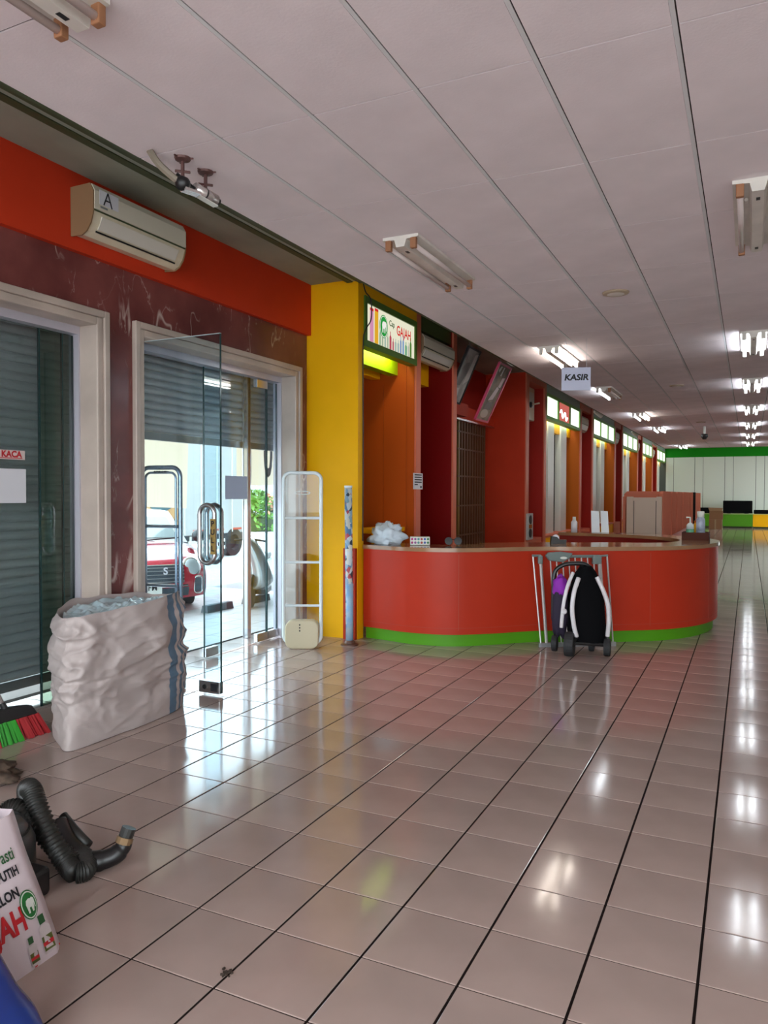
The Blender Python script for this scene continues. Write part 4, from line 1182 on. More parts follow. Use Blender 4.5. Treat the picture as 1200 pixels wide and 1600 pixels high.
ct = thing('cashier_counter', 'curved orange cashier counter with brown top and green plinth', 'counter', (-2.2, 10.6, 0))
strip(off(0.055), off(0.12), 0, 0.15).build('plinth', M_lime, ct)
strip(off(0.0), off(0.07), 0.15, 1.15).build('front_panel', M_counter, ct, smooth=False)
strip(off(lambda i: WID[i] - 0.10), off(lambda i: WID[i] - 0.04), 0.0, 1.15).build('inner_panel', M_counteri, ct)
strip(off(-0.02), off(lambda i: WID[i]), 1.15, 1.20).build('counter_top', M_wood, ct)
MB().box(-4.63, -4.46, 8.40, 8.455, 0, 1.16).build('end_panel', M_counter, ct)
for i in (53, 88, 123, 152):
    p = OUT[i]; t = (OUT[i + 1] - OUT[i - 1]).normalized(); nl = Vector((-t.y, t.x, 0))
    MB().obox(p + UPV * 0.66 - nl * 0.0005, t, nl, UPV, 0.003, 0.002, 0.46).build('panel_seam', mat('seam_line', (0.40, 0.06, 0.03), 0.6), ct)
strip(off(-0.0015), off(0.002), 0.225, 0.229).build('panel_groove', mat('groove_line', (0.38, 0.05, 0.03), 0.6), ct)

# things on the counter
random.seed(2)


def blob(c, rx, ry, rz, amp, seed, nu=40, nv=24, flat_base=True, sq=1.0):
    def fn(u, v):
        th, ph = 2 * math.pi * u, math.pi * (v - 0.5)
        d = Vector((math.cos(th) * math.cos(ph), math.sin(th) * math.cos(ph), math.sin(ph)))
        r_ = 1 + amp * noise.noise(d * 2.3 + Vector((seed, 0, 0))) + amp * 0.7 * abs(noise.noise(d * 5.5 + Vector((0, seed, 0)))) + amp * 0.3 * abs(noise.noise(d * 11 + Vector((0, seed, 3))))
        p = Vector((d.x * rx * r_, d.y * ry * r_, d.z * rz * r_))
        if flat_base: p.z = max(p.z, -rz * 0.55)
        return Vector(c) + p
    return MB().grid(fn, nu, nv, cu=True)


pb = thing('plastic_bag', 'crumpled white plastic bag lying on the counter by the pillar', 'plastic bag', (-4.3, 8.85, 1.2))
blob((-4.22, 8.80, 1.285), 0.19, 0.13, 0.15, 0.65, 3.1).build('bag_film', mat('bag_film_blue', (0.60, 0.68, 0.76), 0.3), pb, smooth=True)
MB().grid(lambda u, v: Vector((-4.2 + 0.05 * (u - 0.5) * (1 - v) + 0.03 * v, 8.80 + 0.03 * math.sin(6 * u), 1.36 + 0.14 * v)), 8, 6).build('bag_handle', M_plasticw, pb, smooth=True)
tb = thing('tissue_box', 'small box with coloured flower dots on the counter', 'box', (-3.82, 8.86, 1.2))
MB().obox((-3.76, 8.84, 1.255), (0.9, 0.43, 0), (-0.43, 0.9, 0), UPV, 0.125, 0.06, 0.053).build('carton', M_white, tb, bevel=0.006)
dcols = [(0.5, 0.03, 0.2), (0.05, 0.2, 0.08), (0.05, 0.1, 0.4), (0.4, 0.05, 0.05), (0.1, 0.3, 0.3), (0.3, 0.1, 0.3)]
for i in range(12):
    a = Vector((0.9, 0.43, 0)).normalized(); p = Vector((-3.76, 8.84, 1.255)) + Vector((0.43, -0.9, 0)) * 0.0605 + a * (-0.1 + 0.04 * (i % 6)) + UPV * (-0.02 + 0.045 * (i // 6))
    flat('flower_dot', ellipse(0, 0, 0.016, 0.016, 8), p, a, UPV, mat('dot_%d' % i, dcols[(i * 5) % 6], 0.5), tb, 0.0015)
fn_ = thing('folded_sunglasses', 'small dark folded sunglasses on the counter top', 'sunglasses', (-3.36, 9.0, 1.2))
gp = Vector((-3.36, 8.98, 1.256))
for sgn in (-1, 1):
    MB().lathe(gp + Vector((0.055 * sgn, 0.02 * sgn, 0)), [(0.01, -0.005), (0.05, -0.004), (0.05, 0.004), (0.01, 0.005)], 14, axis=(0.4, -0.9, 0.2)).build('lens', M_black, fn_)
    MB().tube([gp + Vector((0.10 * sgn, 0.04 * sgn, 0.01)), gp + Vector((0.06 * sgn, 0.10, -0.02))], 0.007, 5).build('temple', M_black, fn_)
MB().tube([gp + Vector((-0.02, 0, 0.02)), gp + Vector((0.02, 0, 0.02))], 0.006, 5).build('bridge', M_black, fn_)

tr = thing('brown_tray', 'low dark brown tray at the rounded counter end', 'tray', (-0.68, 11.75, 1.2))
tm = mat('tray_brown', (0.07, 0.02, 0.012), 0.7, spec=0.2)
MB().box(-0.86, -0.50, 11.60, 11.95, 1.20, 1.215).build('tray_base', tm, tr)
MB().box(-0.86, -0.50, 11.60, 11.615, 1.215, 1.31).box(-0.86, -0.50, 11.935, 11.95, 1.215, 1.31).box(-0.86, -0.845, 11.615, 11.935, 1.215, 1.31).box(-0.515, -0.50, 11.615, 11.935, 1.215, 1.31).build('tray_wall', tm, tr)
bt = thing('pump_bottle', 'clear pump bottle with green liquid in the brown tray', 'bottle', (-0.76, 11.78, 1.215))
MB().lathe((-0.76, 11.78, 1.216), [(0.055, 0), (0.055, 0.13), (0.05, 0.135)], 16).build('liquid', mat('green_gel', (0.12, 0.36, 0.22), 0.1), bt, smooth=True)
MB().lathe((-0.76, 11.78, 1.352), [(0.055, 0), (0.05, 0.06), (0.022, 0.09)], 16).build('bottle_shoulder', mat('clear_bottle', (0.55, 0.60, 0.58), 0.1), bt, smooth=True)
MB().tube([(-0.76, 11.78, 1.44), (-0.76, 11.78, 1.52), (-0.81, 11.76, 1.52)], 0.012, 8).build('pump_head', M_white, bt)
sp2 = thing('spray_can', 'silver white spray can standing in the brown tray', 'spray can', (-0.62, 11.77, 1.215))
MB().lathe((-0.62, 11.77, 1.216), [(0.06, 0), (0.06, 0.27), (0.045, 0.31)], 18).build('can', mat('can_blue_white', (0.42, 0.46, 0.58), 0.3, var=0.5, scale=12), sp2, smooth=True)
MB().lathe((-0.62, 11.77, 1.526), [(0.05, 0), (0.05, 0.08), (0.04, 0.085)], 14).build('cap', M_white, sp2, smooth=True)
yb_ = thing('yellow_bottle', 'small yellow bottle behind the spray can', 'bottle', (-0.69, 11.88, 1.215))
MB().lathe((-0.69, 11.88, 1.216), [(0.045, 0), (0.045, 0.16), (0.02, 0.2), (0.02, 0.22)], 14).build('bottle_body', M_yellow, yb_, smooth=True)
MB().lathe((-0.69, 11.88, 1.437), [(0.024, 0), (0.024, 0.035)], 12).build('cap', M_oranget, yb_)
lb_ = thing('lotion_bottle', 'white lotion bottle on the inner counter beside the orange panel', 'bottle', (-2.72, 13.22, 1.2))
MB().lathe((-2.72, 13.22, 1.2), [(0.055, 0), (0.055, 0.17), (0.03, 0.2)], 16).build('bottle_body', M_paper, lb_, smooth=True)
MB().lathe((-2.72, 13.22, 1.401), [(0.03, 0), (0.028, 0.06)], 12).build('cap', M_white, lb_)
for k, (dx, w_, lbl) in enumerate(((0, 0.10, 'plain white card propped on the inner counter'), (0.15, 0.09, 'tall white card propped on the inner counter, the one towards the partition'))):
    cc = Vector((-2.38 + dx, 13.27 + 0.04 * k, 1.2))
    tag(MB().prism([(-w_ / 2, 0), (w_ / 2 + 0.03, 0), (w_ / 2, 0.36), (-w_ / 2 - 0.02, 0.37)], cc, (1, 0.2, 0), (0, 0.12, 1), (0, 0.03, 0)).build('display_card', M_plasticw), lbl, 'card', 'cards on the inner counter')
td = thing('tape_dispenser', 'black tape dispenser with a white roll on the counter', 'tape dispenser', (-2.2, 10.0, 1.2))
MB().prism([(-0.10, 0), (0.10, 0), (0.11, 0.05), (0.02, 0.05), (-0.02, 0.09), (-0.09, 0.10)], (-2.25, 9.95, 1.2), (0.9, 0.43, 0), UPV, (-0.03, 0.06, 0)).build('dispenser_body', M_black, td)
MB().lathe((-2.29, 9.96, 1.275), [(0.02, -0.012), (0.045, -0.012), (0.045, 0.012), (0.02, 0.012)], 14, axis=(0.43, -0.9, 0)).build('tape_roll', M_paper, td)

# ------------------------------------------------------------------ security antennas
def antenna(c, e, label, clear):
    c, e = Vector(c), Vector(e).normalized(); nn = e.cross(UPV); W = 0.225
    t = thing('security_antenna', label, 'antenna', c, 'pair of door antennas')

    def q(a, z): return c + e * a + UPV * z
    m = M_acryledge if clear else M_antenna
    MB().tube([q(a, z) for a, z in rrect(-W, W, 0.06, 2.10, 0.09, 6)], 0.022, 8, closed=True).build('outer_frame', m, t, smooth=True)
    if clear:
        MB().prism(rrect(-W + 0.02, W - 0.02, 0.08, 2.08, 0.08), c - nn * 0.006, e, UPV, nn * 0.012).build('clear_panel', M_acryl, t)
        MB().tube([q(0.09 * math.cos(a * 0.4), 1.86 + 0.02 * math.sin(a * 0.4)) - nn * 0.012 for a in range(16)], 0.004, 4, closed=True).build('oval_mark', M_white, t)
        for z in (1.56, 1.03, 0.51): MB().tube([q(-W, z), q(W, z)], 0.016, 8).build('cross_bar', M_acryledge, t)
        MB().prism(rrect(-0.20, 0.20, 0.0, 0.34, 0.09, 5), c - nn * 0.075, e, UPV, nn * 0.15).build('base_cover', M_beige, t, bevel=0.015)
        fn = nn if nn.dot(-c) > 0 else -nn
        for k in range(3): flat('base_mark', [(0, 0), (0.014, 0), (0.014, 0.02), (0, 0.02)], q(-0.03, 0.28 - 0.035 * k) + fn * 0.0755, e if e.cross(UPV).dot(fn) > 0 else -e, UPV, M_ink, t, 0.001)
    else:
        MB().tube([q(a, z) for a, z in rrect(-W + 0.05, W - 0.05, 0.10, 2.05, 0.06, 5)], 0.012, 8, closed=True).build('inner_frame', m, t, smooth=True)
        for z in (1.53, 0.955, 0.40): MB().tube([q(-W + 0.03, z), q(W - 0.03, z)], 0.017, 8).build('cross_bar', m, t)
        MB().prism(rrect(-0.24, 0.24, 0.0, 0.10, 0.03, 3), c - nn * 0.06, e, UPV, nn * 0.12).build('base_foot', M_grey, t)
        for k in range(5): MB().lathe(q(-0.05 + 0.03 * k, 2.06), [(0.008, -0.03), (0.008, 0.03)], 6, axis=nn).build('indicator_light', M_black, t)


antenna((-5.14, 5.66, 0), (0.95, 0.10, 0), 'grey tube antenna frame standing by the open glass leaf', False)
antenna((-4.80, 7.70, 0), (0.9, 0.42, 0), 'clear acrylic antenna with beige base beside the yellow pillar', True)

# sticker covered pole
pm = mat('sticker_paper', (0.5, 0.6, 0.7), 0.4)
nt = pm.node_tree; N, L = nt.nodes, nt.links
tc = N.new('ShaderNodeTexCoord'); vo = N.new('ShaderNodeTexVoronoi'); vo.inputs['Scale'].default_value = 26
rp = N.new('ShaderNodeValToRGB'); cr = rp.color_ramp; cr.interpolation = 'CONSTANT'
cr.elements[0].color = (0.30, 0.45, 0.60, 1); cr.elements[1].position = 0.26; cr.elements[1].color = (0.62, 0.68, 0.72, 1)
for ps_, c_ in ((0.45, (0.10, 0.22, 0.42, 1)), (0.58, (0.50, 0.08, 0.10, 1)), (0.66, (0.66, 0.66, 0.60, 1)), (0.80, (0.03, 0.05, 0.07, 1)), (0.88, (0.25, 0.42, 0.50, 1))):
    el = cr.elements.new(ps_); el.color = c_
mpn = N.new('ShaderNodeMapping'); mpn.inputs['Scale'].default_value = (1, 1, 0.75)
L.new(tc.outputs['Object'], mpn.inputs[0]); L.new(mpn.outputs[0], vo.inputs['Vector'])
L.new(vo.outputs['Color'], rp.inputs[0]); L.new(rp.outputs[0], N['Principled BSDF'].inputs['Base Color'])
pb_, ptp = Vector((-4.385, 8.12, 0)), Vector((-4.41, 8.13, 1.93))
pl_ = thing('sticker_pole', 'slim pole covered in blue and red stickers beside the counter', 'pole', pb_)
MB().tube([pb_ + UPV * 0.02, ptp], 0.047, 16).build('pole_shaft', pm, pl_, smooth=True)
MB().lathe(pb_, [(0.11, 0), (0.11, 0.012), (0.07, 0.025), (0.055, 0.06)], 20).build('floor_flange', mat('flange_brown', (0.16, 0.09, 0.07), 0.4, metal=0.4), pl_)
MB().tube([ptp - UPV * 0.004, ptp + UPV * 0.02], 0.049, 16).build('pole_cap', M_plasticw, pl_)
MB().tube([pb_ + UPV * 0.06, pb_ + UPV * 0.75], 0.0475, 16).build('blue_wrap', mat('blue_wrap', (0.16, 0.34, 0.56), 0.35, var=0.5, scale=9, dark=(0.5, 0.6, 0.66)), pl_, smooth=True)

# ------------------------------------------------------------------ safety gate and stroller in front of the counter
GE = Vector((0.86, 0.51, 0)).normalized(); GO = Vector((-2.27, 9.02, 0)); GL = Vector((-0.51, 0.86, 0)).normalized()
sgt = thing('safety_gate', 'grey metal child safety gate leaning on the counter', 'safety gate', GO)


def gp_(a, z): return GO + GE * a + UPV * z + GL * (0.09 * z)


M_gatem = mat('gate_light_metal', (0.56, 0.54, 0.52), 0.3, metal=0.5)
M_gatep = mat('gate_plastic', (0.17, 0.21, 0.20), 0.4)
for a0, a1, r_, nm in ((0.03, -0.05, 0.010, 'outer_rod'), (0.10, 0.04, 0.020, 'post'), (0.83, 0.78, 0.026, 'post'), (0.93, 0.88, 0.010, 'outer_rod')):
    MB().tube([gp_(a0, 0.03), gp_(a1, 1.10)], r_, 8).build(nm, M_gatem, sgt)
for i in range(8): MB().tube([gp_(0.205 + 0.078 * i, 0.04), gp_(0.165 + 0.078 * i, 1.08)], 0.008, 6).build('bar', M_gatem, sgt)
MB().obox(gp_(0.48, 0.025), GE, GL, UPV, 0.48, 0.02, 0.025).build('bottom_rail', M_grey, sgt)
MB().tube([gp_(-0.06, 1.10), gp_(0.05, 1.10)], 0.016, 6).build('top_link', M_gatep, sgt)
MB().tube([gp_(0.14, 1.09), gp_(0.78, 1.09)], 0.018, 8).build('top_rail', M_gatep, sgt)
MB().tube([gp_(0.78, 1.09), gp_(0.89, 1.10)], 0.014, 6).build('top_link', M_gatep, sgt)
MB().prism([(0.10, 1.10), (0.15, 1.04), (0.32, 1.02), (0.40, 1.07), (0.44, 1.13), (0.30, 1.15), (0.14, 1.14)], GO + GL * 0.06, GE, UPV, GL * 0.06).build('latch_handle', M_gatep, sgt, bevel=0.012)
flat('latch_badge', ellipse(0, 0, 0.045, 0.016, 14), gp_(0.32, 1.075) - GL * 0.04, GE, UPV, M_white, sgt, 0.002)
MB().obox(gp_(0.75, 1.05), GE, GL, UPV, 0.055, 0.03, 0.055).build('hinge_block', M_gatep, sgt, bevel=0.01)
MB().obox(gp_(0.04, 1.05), GE, GL, UPV, 0.028, 0.025, 0.05).build('hinge_block', M_gatep, sgt, bevel=0.01)

SE = Vector((0.90, 0.436, 0)); SN = Vector((0.436, -0.90, 0)); SO = Vector((-1.70, 8.86, 0))
stl = thing('folded_stroller', 'folded black stroller with white curved tubes standing before the gate', 'stroller', SO)
U = 0.00755


def sq_(px, py, d=0.0): return SO + SE * ((px - 912) * U) + UPV * max(0.0, (1028 - py) * U) + SN * d


M_wtube = mat('stroller_white_tube', (0.74, 0.70, 0.72), 0.3)
hull = [(1010, 886, 938), (990, 880, 940), (965, 878, 938), (940, 880, 936), (918, 886, 930), (902, 892, 924), (892, 900, 916)]


def shell(u, v):
    i = v * (len(hull) - 1); k = min(int(i), len(hull) - 2); f_ = i - k
    py = hull[k][0] * (1 - f_) + hull[k + 1][0] * f_; x0 = hull[k][1] * (1 - f_) + hull[k + 1][1] * f_; x1 = hull[k][2] * (1 - f_) + hull[k + 1][2] * f_
    th = 2 * math.pi * u
    return sq_((x0 + x1) / 2 + 6 + (x1 - x0) / 2 * math.cos(th), py, 0.13 * math.sin(th) * (1 - 0.3 * v) + 0.02 * noise.noise((u * 6, v * 5, 1)))


MB().grid(shell, 28, 18, cu=True).build('seat_shell', M_blackc, stl, smooth=True)
MB().tube(spline([sq_(866, 975, -0.05), sq_(866, 930, -0.05), sq_(868, 903, -0.05), sq_(880, 892, -0.04), sq_(897, 889, -0.03), sq_(915, 891, -0.02), sq_(928, 905, -0.02)], 6), 0.026, 8).build('handle_arch', M_black, stl, smooth=True)
MB().tube(spline([sq_(893, 902, 0.05), sq_(884, 920, 0.09), sq_(878, 942, 0.11), sq_(875, 965, 0.11), sq_(874, 985, 0.10)], 6), 0.021, 8).build('white_tube', M_wtube, stl, smooth=True)
MB().tube(spline([sq_(899, 909, 0.12), sq_(891, 930, 0.16), sq_(888, 955, 0.17), sq_(891, 980, 0.16), sq_(896, 998, 0.14)], 6), 0.026, 8).build('white_tube', M_wtube, stl, smooth=True)
MB().tube(spline([sq_(927, 908, 0.10), sq_(936, 928, 0.12), sq_(943, 950, 0.13), sq_(945, 975, 0.12), sq_(944, 998, 0.10)], 6), 0.026, 8).build('white_tube', M_wtube, stl, smooth=True)
MB().tube([sq_(868, 914, -0.04), sq_(867, 952, -0.04)], 0.014, 8).build('side_tube', M_wtube, stl)
blob(sq_(874, 924, 0.0), 0.075, 0.075, 0.11, 0.4, 1.7, 18, 12, False).build('purple_fabric', mat('purple_cloth', (0.28, 0.02, 0.42), 0.7), stl, smooth=True)
blob(sq_(876, 962, -0.02), 0.09, 0.10, 0.30, 0.3, 4.2, 20, 14, False).build('dark_fabric', mat('dark_purple_cloth', (0.018, 0.01, 0.03), 0.8), stl, smooth=True)
MB().lathe(sq_(877, 960, 0.13), [(0.03, -0.015), (0.034, 0.0), (0.02, 0.02)], 12, axis=SN).build('hinge_knob', M_wtube, stl)
for px, py, d, r_, wdt in ((886, 1009, 0.12, 0.140, 0.05), (944, 1014, 0.10, 0.10, 0.035), (872, 1015, -0.16, 0.095, 0.03), (930, 1015, -0.16, 0.095, 0.03)):
    c = SO + SE * ((px - 912) * U) + SN * d + UPV * r_
    w_ = MB().lathe(c, [(r_ * 0.45, -wdt), (r_ * 0.96, -wdt), (r_, -wdt * 0.5), (r_, wdt * 0.5), (r_ * 0.96, wdt), (r_ * 0.45, wdt)], 24, axis=SE * 0.93 + SN * 0.37).build('wheel', M_rubber, stl)
    MB().lathe(c, [(r_ * 0.42, -wdt * 0.8), (r_ * 0.42, wdt * 0.8)], 14, axis=SE * 0.93 + SN * 0.37).build('hub', M_black, w_)
    ORG[w_.name] = ORG[stl.name]
MB().tube([sq_(892, 1008, 0.12), sq_(944, 1012, 0.10)], 0.02, 8).build('axle', M_black, stl)
MB().tube([sq_(896, 998, 0.14), sq_(888, 1010, 0.12)], 0.024, 8).build('fork', M_black, stl)
MB().tube([sq_(944, 998, 0.10), sq_(944, 1012, 0.10)], 0.024, 8).build('fork', M_black, stl)

# ------------------------------------------------------------------ big woven sack
sm = mat('woven_sack', (0.47, 0.40, 0.385), 0.62, bump=0.08, bscale=160)
nt = sm.node_tree; N, L = nt.nodes, nt.links; pr = N['Principled BSDF']
uvn = N.new('ShaderNodeTexCoord'); sx = N.new('ShaderNodeSeparateXYZ'); L.new(uvn.outputs['UV'], sx.inputs[0])
wob = N.new('ShaderNodeTexNoise'); wob.inputs['Scale'].default_value = 7; L.new(uvn.outputs['UV'], wob.inputs['Vector'])
wm = N.new('ShaderNodeMath'); wm.operation = 'MULTIPLY_ADD'; wm.inputs[1].default_value = 0.012; L.new(wob.outputs['Fac'], wm.inputs[0]); L.new(sx.outputs[0], wm.inputs[2])
last = None
for a, b in ((0.074, 0.101), (0.116, 0.133), (0.150, 0.162), (0.20, 0.215)):
    c1 = N.new('ShaderNodeMath'); c1.operation = 'GREATER_THAN'; c1.inputs[1].default_value = a
    c2 = N.new('ShaderNodeMath'); c2.operation = 'LESS_THAN'; c2.inputs[1].default_value = b
    mm = N.new('ShaderNodeMath'); mm.operation = 'MULTIPLY'
    L.new(wm.outputs[0], c1.inputs[0]); L.new(wm.outputs[0], c2.inputs[0]); L.new(c1.outputs[0], mm.inputs[0]); L.new(c2.outputs[0], mm.inputs[1])
    if last is None: last = mm
    else:
        ad = N.new('ShaderNodeMath'); ad.operation = 'ADD'; L.new(last.outputs[0], ad.inputs[0]); L.new(mm.outputs[0], ad.inputs[1]); last = ad
mx = N.new('ShaderNodeMix'); mx.data_type = 'RGBA'; mx.inputs[6].default_value = (0.47, 0.40, 0.385, 1); mx.inputs[7].default_value = (0.10, 0.17, 0.25, 1)
L.new(last.outputs[0], mx.inputs[0]); L.new(mx.outputs[2], pr.inputs['Base Color'])
SC = Vector((-4.68, 4.67, 0))
sack = thing('woven_sack', 'large white woven sack with blue stripes, open and stuffed, by the open door', 'sack', SC)


def ridge(p, k): return (1 - abs(noise.noise(p))) ** k


def sackf(u, v, inset=0.0):
    th = 2 * math.pi * u; c, s_ = math.cos(th), math.sin(th)
    ex = 0.70
    x = 0.36 * math.copysign(abs(c) ** ex, c); y = 0.665 * math.copysign(abs(s_) ** ex, s_)
    z = v * 0.97
    cre = 0.53 + 0.05 * y + 0.03 * math.sin(5 * y)              # slumped waist
    k = 1.0 + 0.07 * math.sin(v * math.pi) - 0.075 * math.exp(-((v - cre) / 0.035) ** 2) + 0.03 * math.exp(-((v - cre - 0.09) / 0.06) ** 2)
    k -= 0.06 * max(0, v - 0.88) / 0.12
    p = Vector((x * k, y * (0.35 + 0.65 * k) * (1 - 0.02 * v), z))
    cor = max(0, math.cos(th + 0.80)) ** 14 * (1 - v) ** 4         # pulled-out bottom corner
    p += Vector((0.05, -0.07, 0)) * cor
    cor2 = max(0, math.cos(th - 0.85)) ** 6 * max(0, v - 0.55) ** 2     # tall far corner of the mouth
    p += Vector((0.05, 0.10, 0.25)) * cor2
    p.z += v * v * (-0.02 + 0.02 * math.sin(2 * th + 1) + 0.02 * noise.noise((c * 2, s_ * 3, 5)))
    q = Vector((x * 3, y * 3, z * 3))
    amp = min(1, 0.25 + 2.2 * v) * (1 - 0.5 * max(0, v - 0.9) / 0.1)
    d = 0.045 * noise.noise(q * 0.8) + 0.020 * noise.noise(q * 1.9 + Vector((4, 0, 0)))
    d += 0.030 * ridge(Vector((c + 9, y * 1.6 + z * 1.0, z * 6.5)), 5) + 0.022 * ridge(Vector((c * 1.5, y * 3.0 - z * 3.5, z * 7 + 4)), 6)
    d += 0.014 * ridge(Vector((x * 5 + 2, y * 7 + z * 5, z * 9)), 6) + 0.006 * noise.noise(q * 7)
    n_ = Vector((c, s_ * 0.6, 0)).normalized()
    p += n_ * (d - 0.03) * amp
    if inset: p -= n_ * inset
    p.y -= (0.66 if p.y < 0 else 0.66 - 0.22 * min(1, p.y / 0.4)) * p.x                                             # the footprint is skewed
    return SC + Vector((p.x, p.y, max(0.004, p.z)))


MB().grid(lambda u, v: sackf(u, v), 220, 90, cu=True, uv=True).build('sack_cloth', sm, sack, smooth=True)
# turned-in rim and the film lining the mouth
MB().grid(lambda u, v: sackf(u, 1.0 - 0.13 * v, 0.02 + 0.05 * v) if v > 0.01 else sackf(u, 1.0), 160, 6, cu=True).build('inner_rim', sm, sack, smooth=True)
MB().grid(lambda u, v: (lambda e: SC + Vector(((e - SC).x * (1 - v) * 0.97, (e - SC).y * (1 - v) * 0.97, (e.z - SC.z) * (1 - v) + v * 0.93 - 0.02 + 0.07 * abs(noise.noise((math.cos(6.283 * u) * (1 - v) * 4, math.sin(6.283 * u) * (1 - v) * 6, 2))))))(sackf(u, 0.965, 0.05)),
          120, 24, cu=True).build('film_contents', mat('film_blue_white', (0.52, 0.66, 0.72), 0.22, spec=0.6), sack, smooth=True)

# ------------------------------------------------------------------ broom, rag
br = thing('broom', 'broom with red and green bristles leaning on the shuttered glass', 'broom', (-4.86, 3.80, 0))
ba, bb_ = Vector((-4.97, 3.50, 0)), Vector((-4.95, 4.06, 0)); bd = (bb_ - ba); bl = bd.length; bd.normalize(); bnn = Vector((bd.y, -bd.x, 0))
MB().prism([(0, 0.15), (bl, 0.15), (bl - 0.05, 0.225), (bl / 2 + 0.06, 0.25), (bl / 2 - 0.06, 0.25), (0.05, 0.225)], ba - bnn * 0.035, bd, UPV, bnn * 0.07).build('broom_head', M_black, br, bevel=0.01)
segs = [(0.0, 0.36, 'red_bristles', (0.42, 0.02, 0.025)), (0.36, 0.66, 'green_bristles', (0.02, 0.30, 0.015)), (0.66, 1.0, 'red_bristles', (0.42, 0.02, 0.025))]
random.seed(9)
for a0, a1, nm, c_ in segs:
    mb = MB()
    for q in range(260):
        a = random.uniform(a0, a1); d = random.uniform(-0.03, 0.03)
        p0 = ba + bd * (a * bl) + bnn * d + UPV * 0.155
        p1 = ba + bd * (a * bl + (a - 0.5) * 0.10 + random.uniform(-0.01, 0.01)) + bnn * (d * 2.2 + 0.05) + UPV * 0.002
        mb.tube([p0, p1], 0.0045, 3)
    tag(mb.build(nm, mat(nm, c_, 0.6), br), kind='stuff')
MB().tube([(-4.96, 3.80, 0.24), (-5.38, 3.45, 1.52)], 0.017, 10).build('handle', mat('broom_handle', (0.42, 0.36, 0.34), 0.4), br, smooth=True)
MB().tube([(-4.947, 3.811, 0.20), (-4.976, 3.787, 0.29)], 0.024, 10).build('socket', M_black, br)
rg = tag(blob((-4.43, 3.27, 0.03), 0.20, 0.13, 0.055, 0.6, 7.7, 40, 16).build('floor_rag', mat('rag_brown', (0.10, 0.065, 0.045), 0.9, var=0.5, scale=20), smooth=True), 'crumpled dark brown rag on the floor tiles', 'rag')

# ------------------------------------------------------------------ vacuum cleaner with hose
M_hose = mat('hose_black', (0.022, 0.022, 0.02), 0.4)
vc = thing('vacuum_cleaner', 'dark vacuum cleaner with a coiled ribbed hose behind the printed bag', 'vacuum cleaner', (-3.1, 2.45, 0))
MB().lathe((-3.18, 2.36, 0.03), [(0.16, 0), (0.19, 0.03), (0.19, 0.17), (0.17, 0.22)], 28).build('canister', mat('vacuum_grey', (0.045, 0.048, 0.05), 0.35), vc, smooth=True)
MB().lathe((-3.18, 2.36, 0.25), [(0.165, 0), (0.16, 0.03), (0.12, 0.07), (0.04, 0.085)], 28).build('lid', mat('vacuum_lid', (0.06, 0.065, 0.07), 0.25), vc, smooth=True)
MB().box(-3.06, -2.88, 2.28, 2.44, 0.0, 0.13).build('motor_box', M_black, vc, bevel=0.02)
for a in (0.3, 1.9, 3.5, 5.1): MB().lathe((-3.18 + 0.15 * math.cos(a), 2.36 + 0.15 * math.sin(a), 0.03), [(0.03, -0.012), (0.03, 0.012)], 10, axis=(1, 0.3, 0)).build('caster', M_black, vc)


def hose(pts, r, nm, step=7, rib=0.10):
    c = spline(pts, step * 4)
    rr = [r * (1 + (rib if (i // 2) % 2 else -rib)) for i in range(len(c))]
    return MB().tube(c, rr, 12).build(nm, M_hose, vc, smooth=True)


hose([(-2.86, 2.56, 0.045), (-2.93, 2.57, 0.07), (-3.05, 2.58, 0.17), (-3.15, 2.59, 0.30), (-3.20, 2.60, 0.365), (-3.245, 2.61, 0.365), (-3.26, 2.63, 0.29), (-3.20, 2.66, 0.19)], 0.046, 'hose_loop')
hose([(-2.93, 2.62, 0.05), (-3.05, 2.60, 0.12), (-3.16, 2.57, 0.22), (-3.245, 2.55, 0.285), (-3.29, 2.52, 0.27), (-3.29, 2.46, 0.20)], 0.044, 'hose_loop')
hose([(-2.86, 2.56, 0.045), (-2.84, 2.60, 0.045), (-2.90, 2.66, 0.05), (-2.97, 2.68, 0.06)], 0.046, 'hose_loop')
MB().tube([(-3.16, 2.75, 0.19), (-3.06, 2.74, 0.13), (-2.96, 2.73, 0.085)], [0.024, 0.026, 0.026], 12).build('metal_wand', M_hose, vc, smooth=True)
MB().tube(spline([(-3.15, 2.70, 0.17), (-3.06, 2.68, 0.10), (-2.95, 2.67, 0.05), (-2.87, 2.69, 0.042), (-2.81, 2.75, 0.055), (-2.79, 2.79, 0.085), (-2.787, 2.80, 0.11)], 7), [0.054] * 14 + [0.05] * 10 + [0.045] * 9 + [0.040] * 10, 14).build('bent_tube', M_black, vc, smooth=True)
MB().tube([(-2.789, 2.796, 0.105), (-2.784, 2.806, 0.135)], 0.042, 14).build('brass_ring', mat('ring_bronze', (0.30, 0.19, 0.10), 0.35, metal=0.5), vc)
MB().tube([(-2.785, 2.805, 0.13), (-2.777, 2.822, 0.175)], 0.036, 14).build('nozzle_end', M_hose, vc)

# ------------------------------------------------------------------ printed bag and blue bag in the corner
M_bag = mat('printed_bag_film', (0.66, 0.55, 0.58), 0.32, bump=0.25, bscale=7)
bgt = thing('printed_shopping_bag', 'white printed shopping bag with green emblem standing before the vacuum', 'bag', (-2.6, 1.8, 0))
BO = Vector((-2.455, 1.45, 0.0)); BR = Vector((-0.03, 0.74, 0)).normalized(); BU = Vector((-0.10, -0.14, 0.60)).normalized(); BN = BR.cross(BU).normalized()


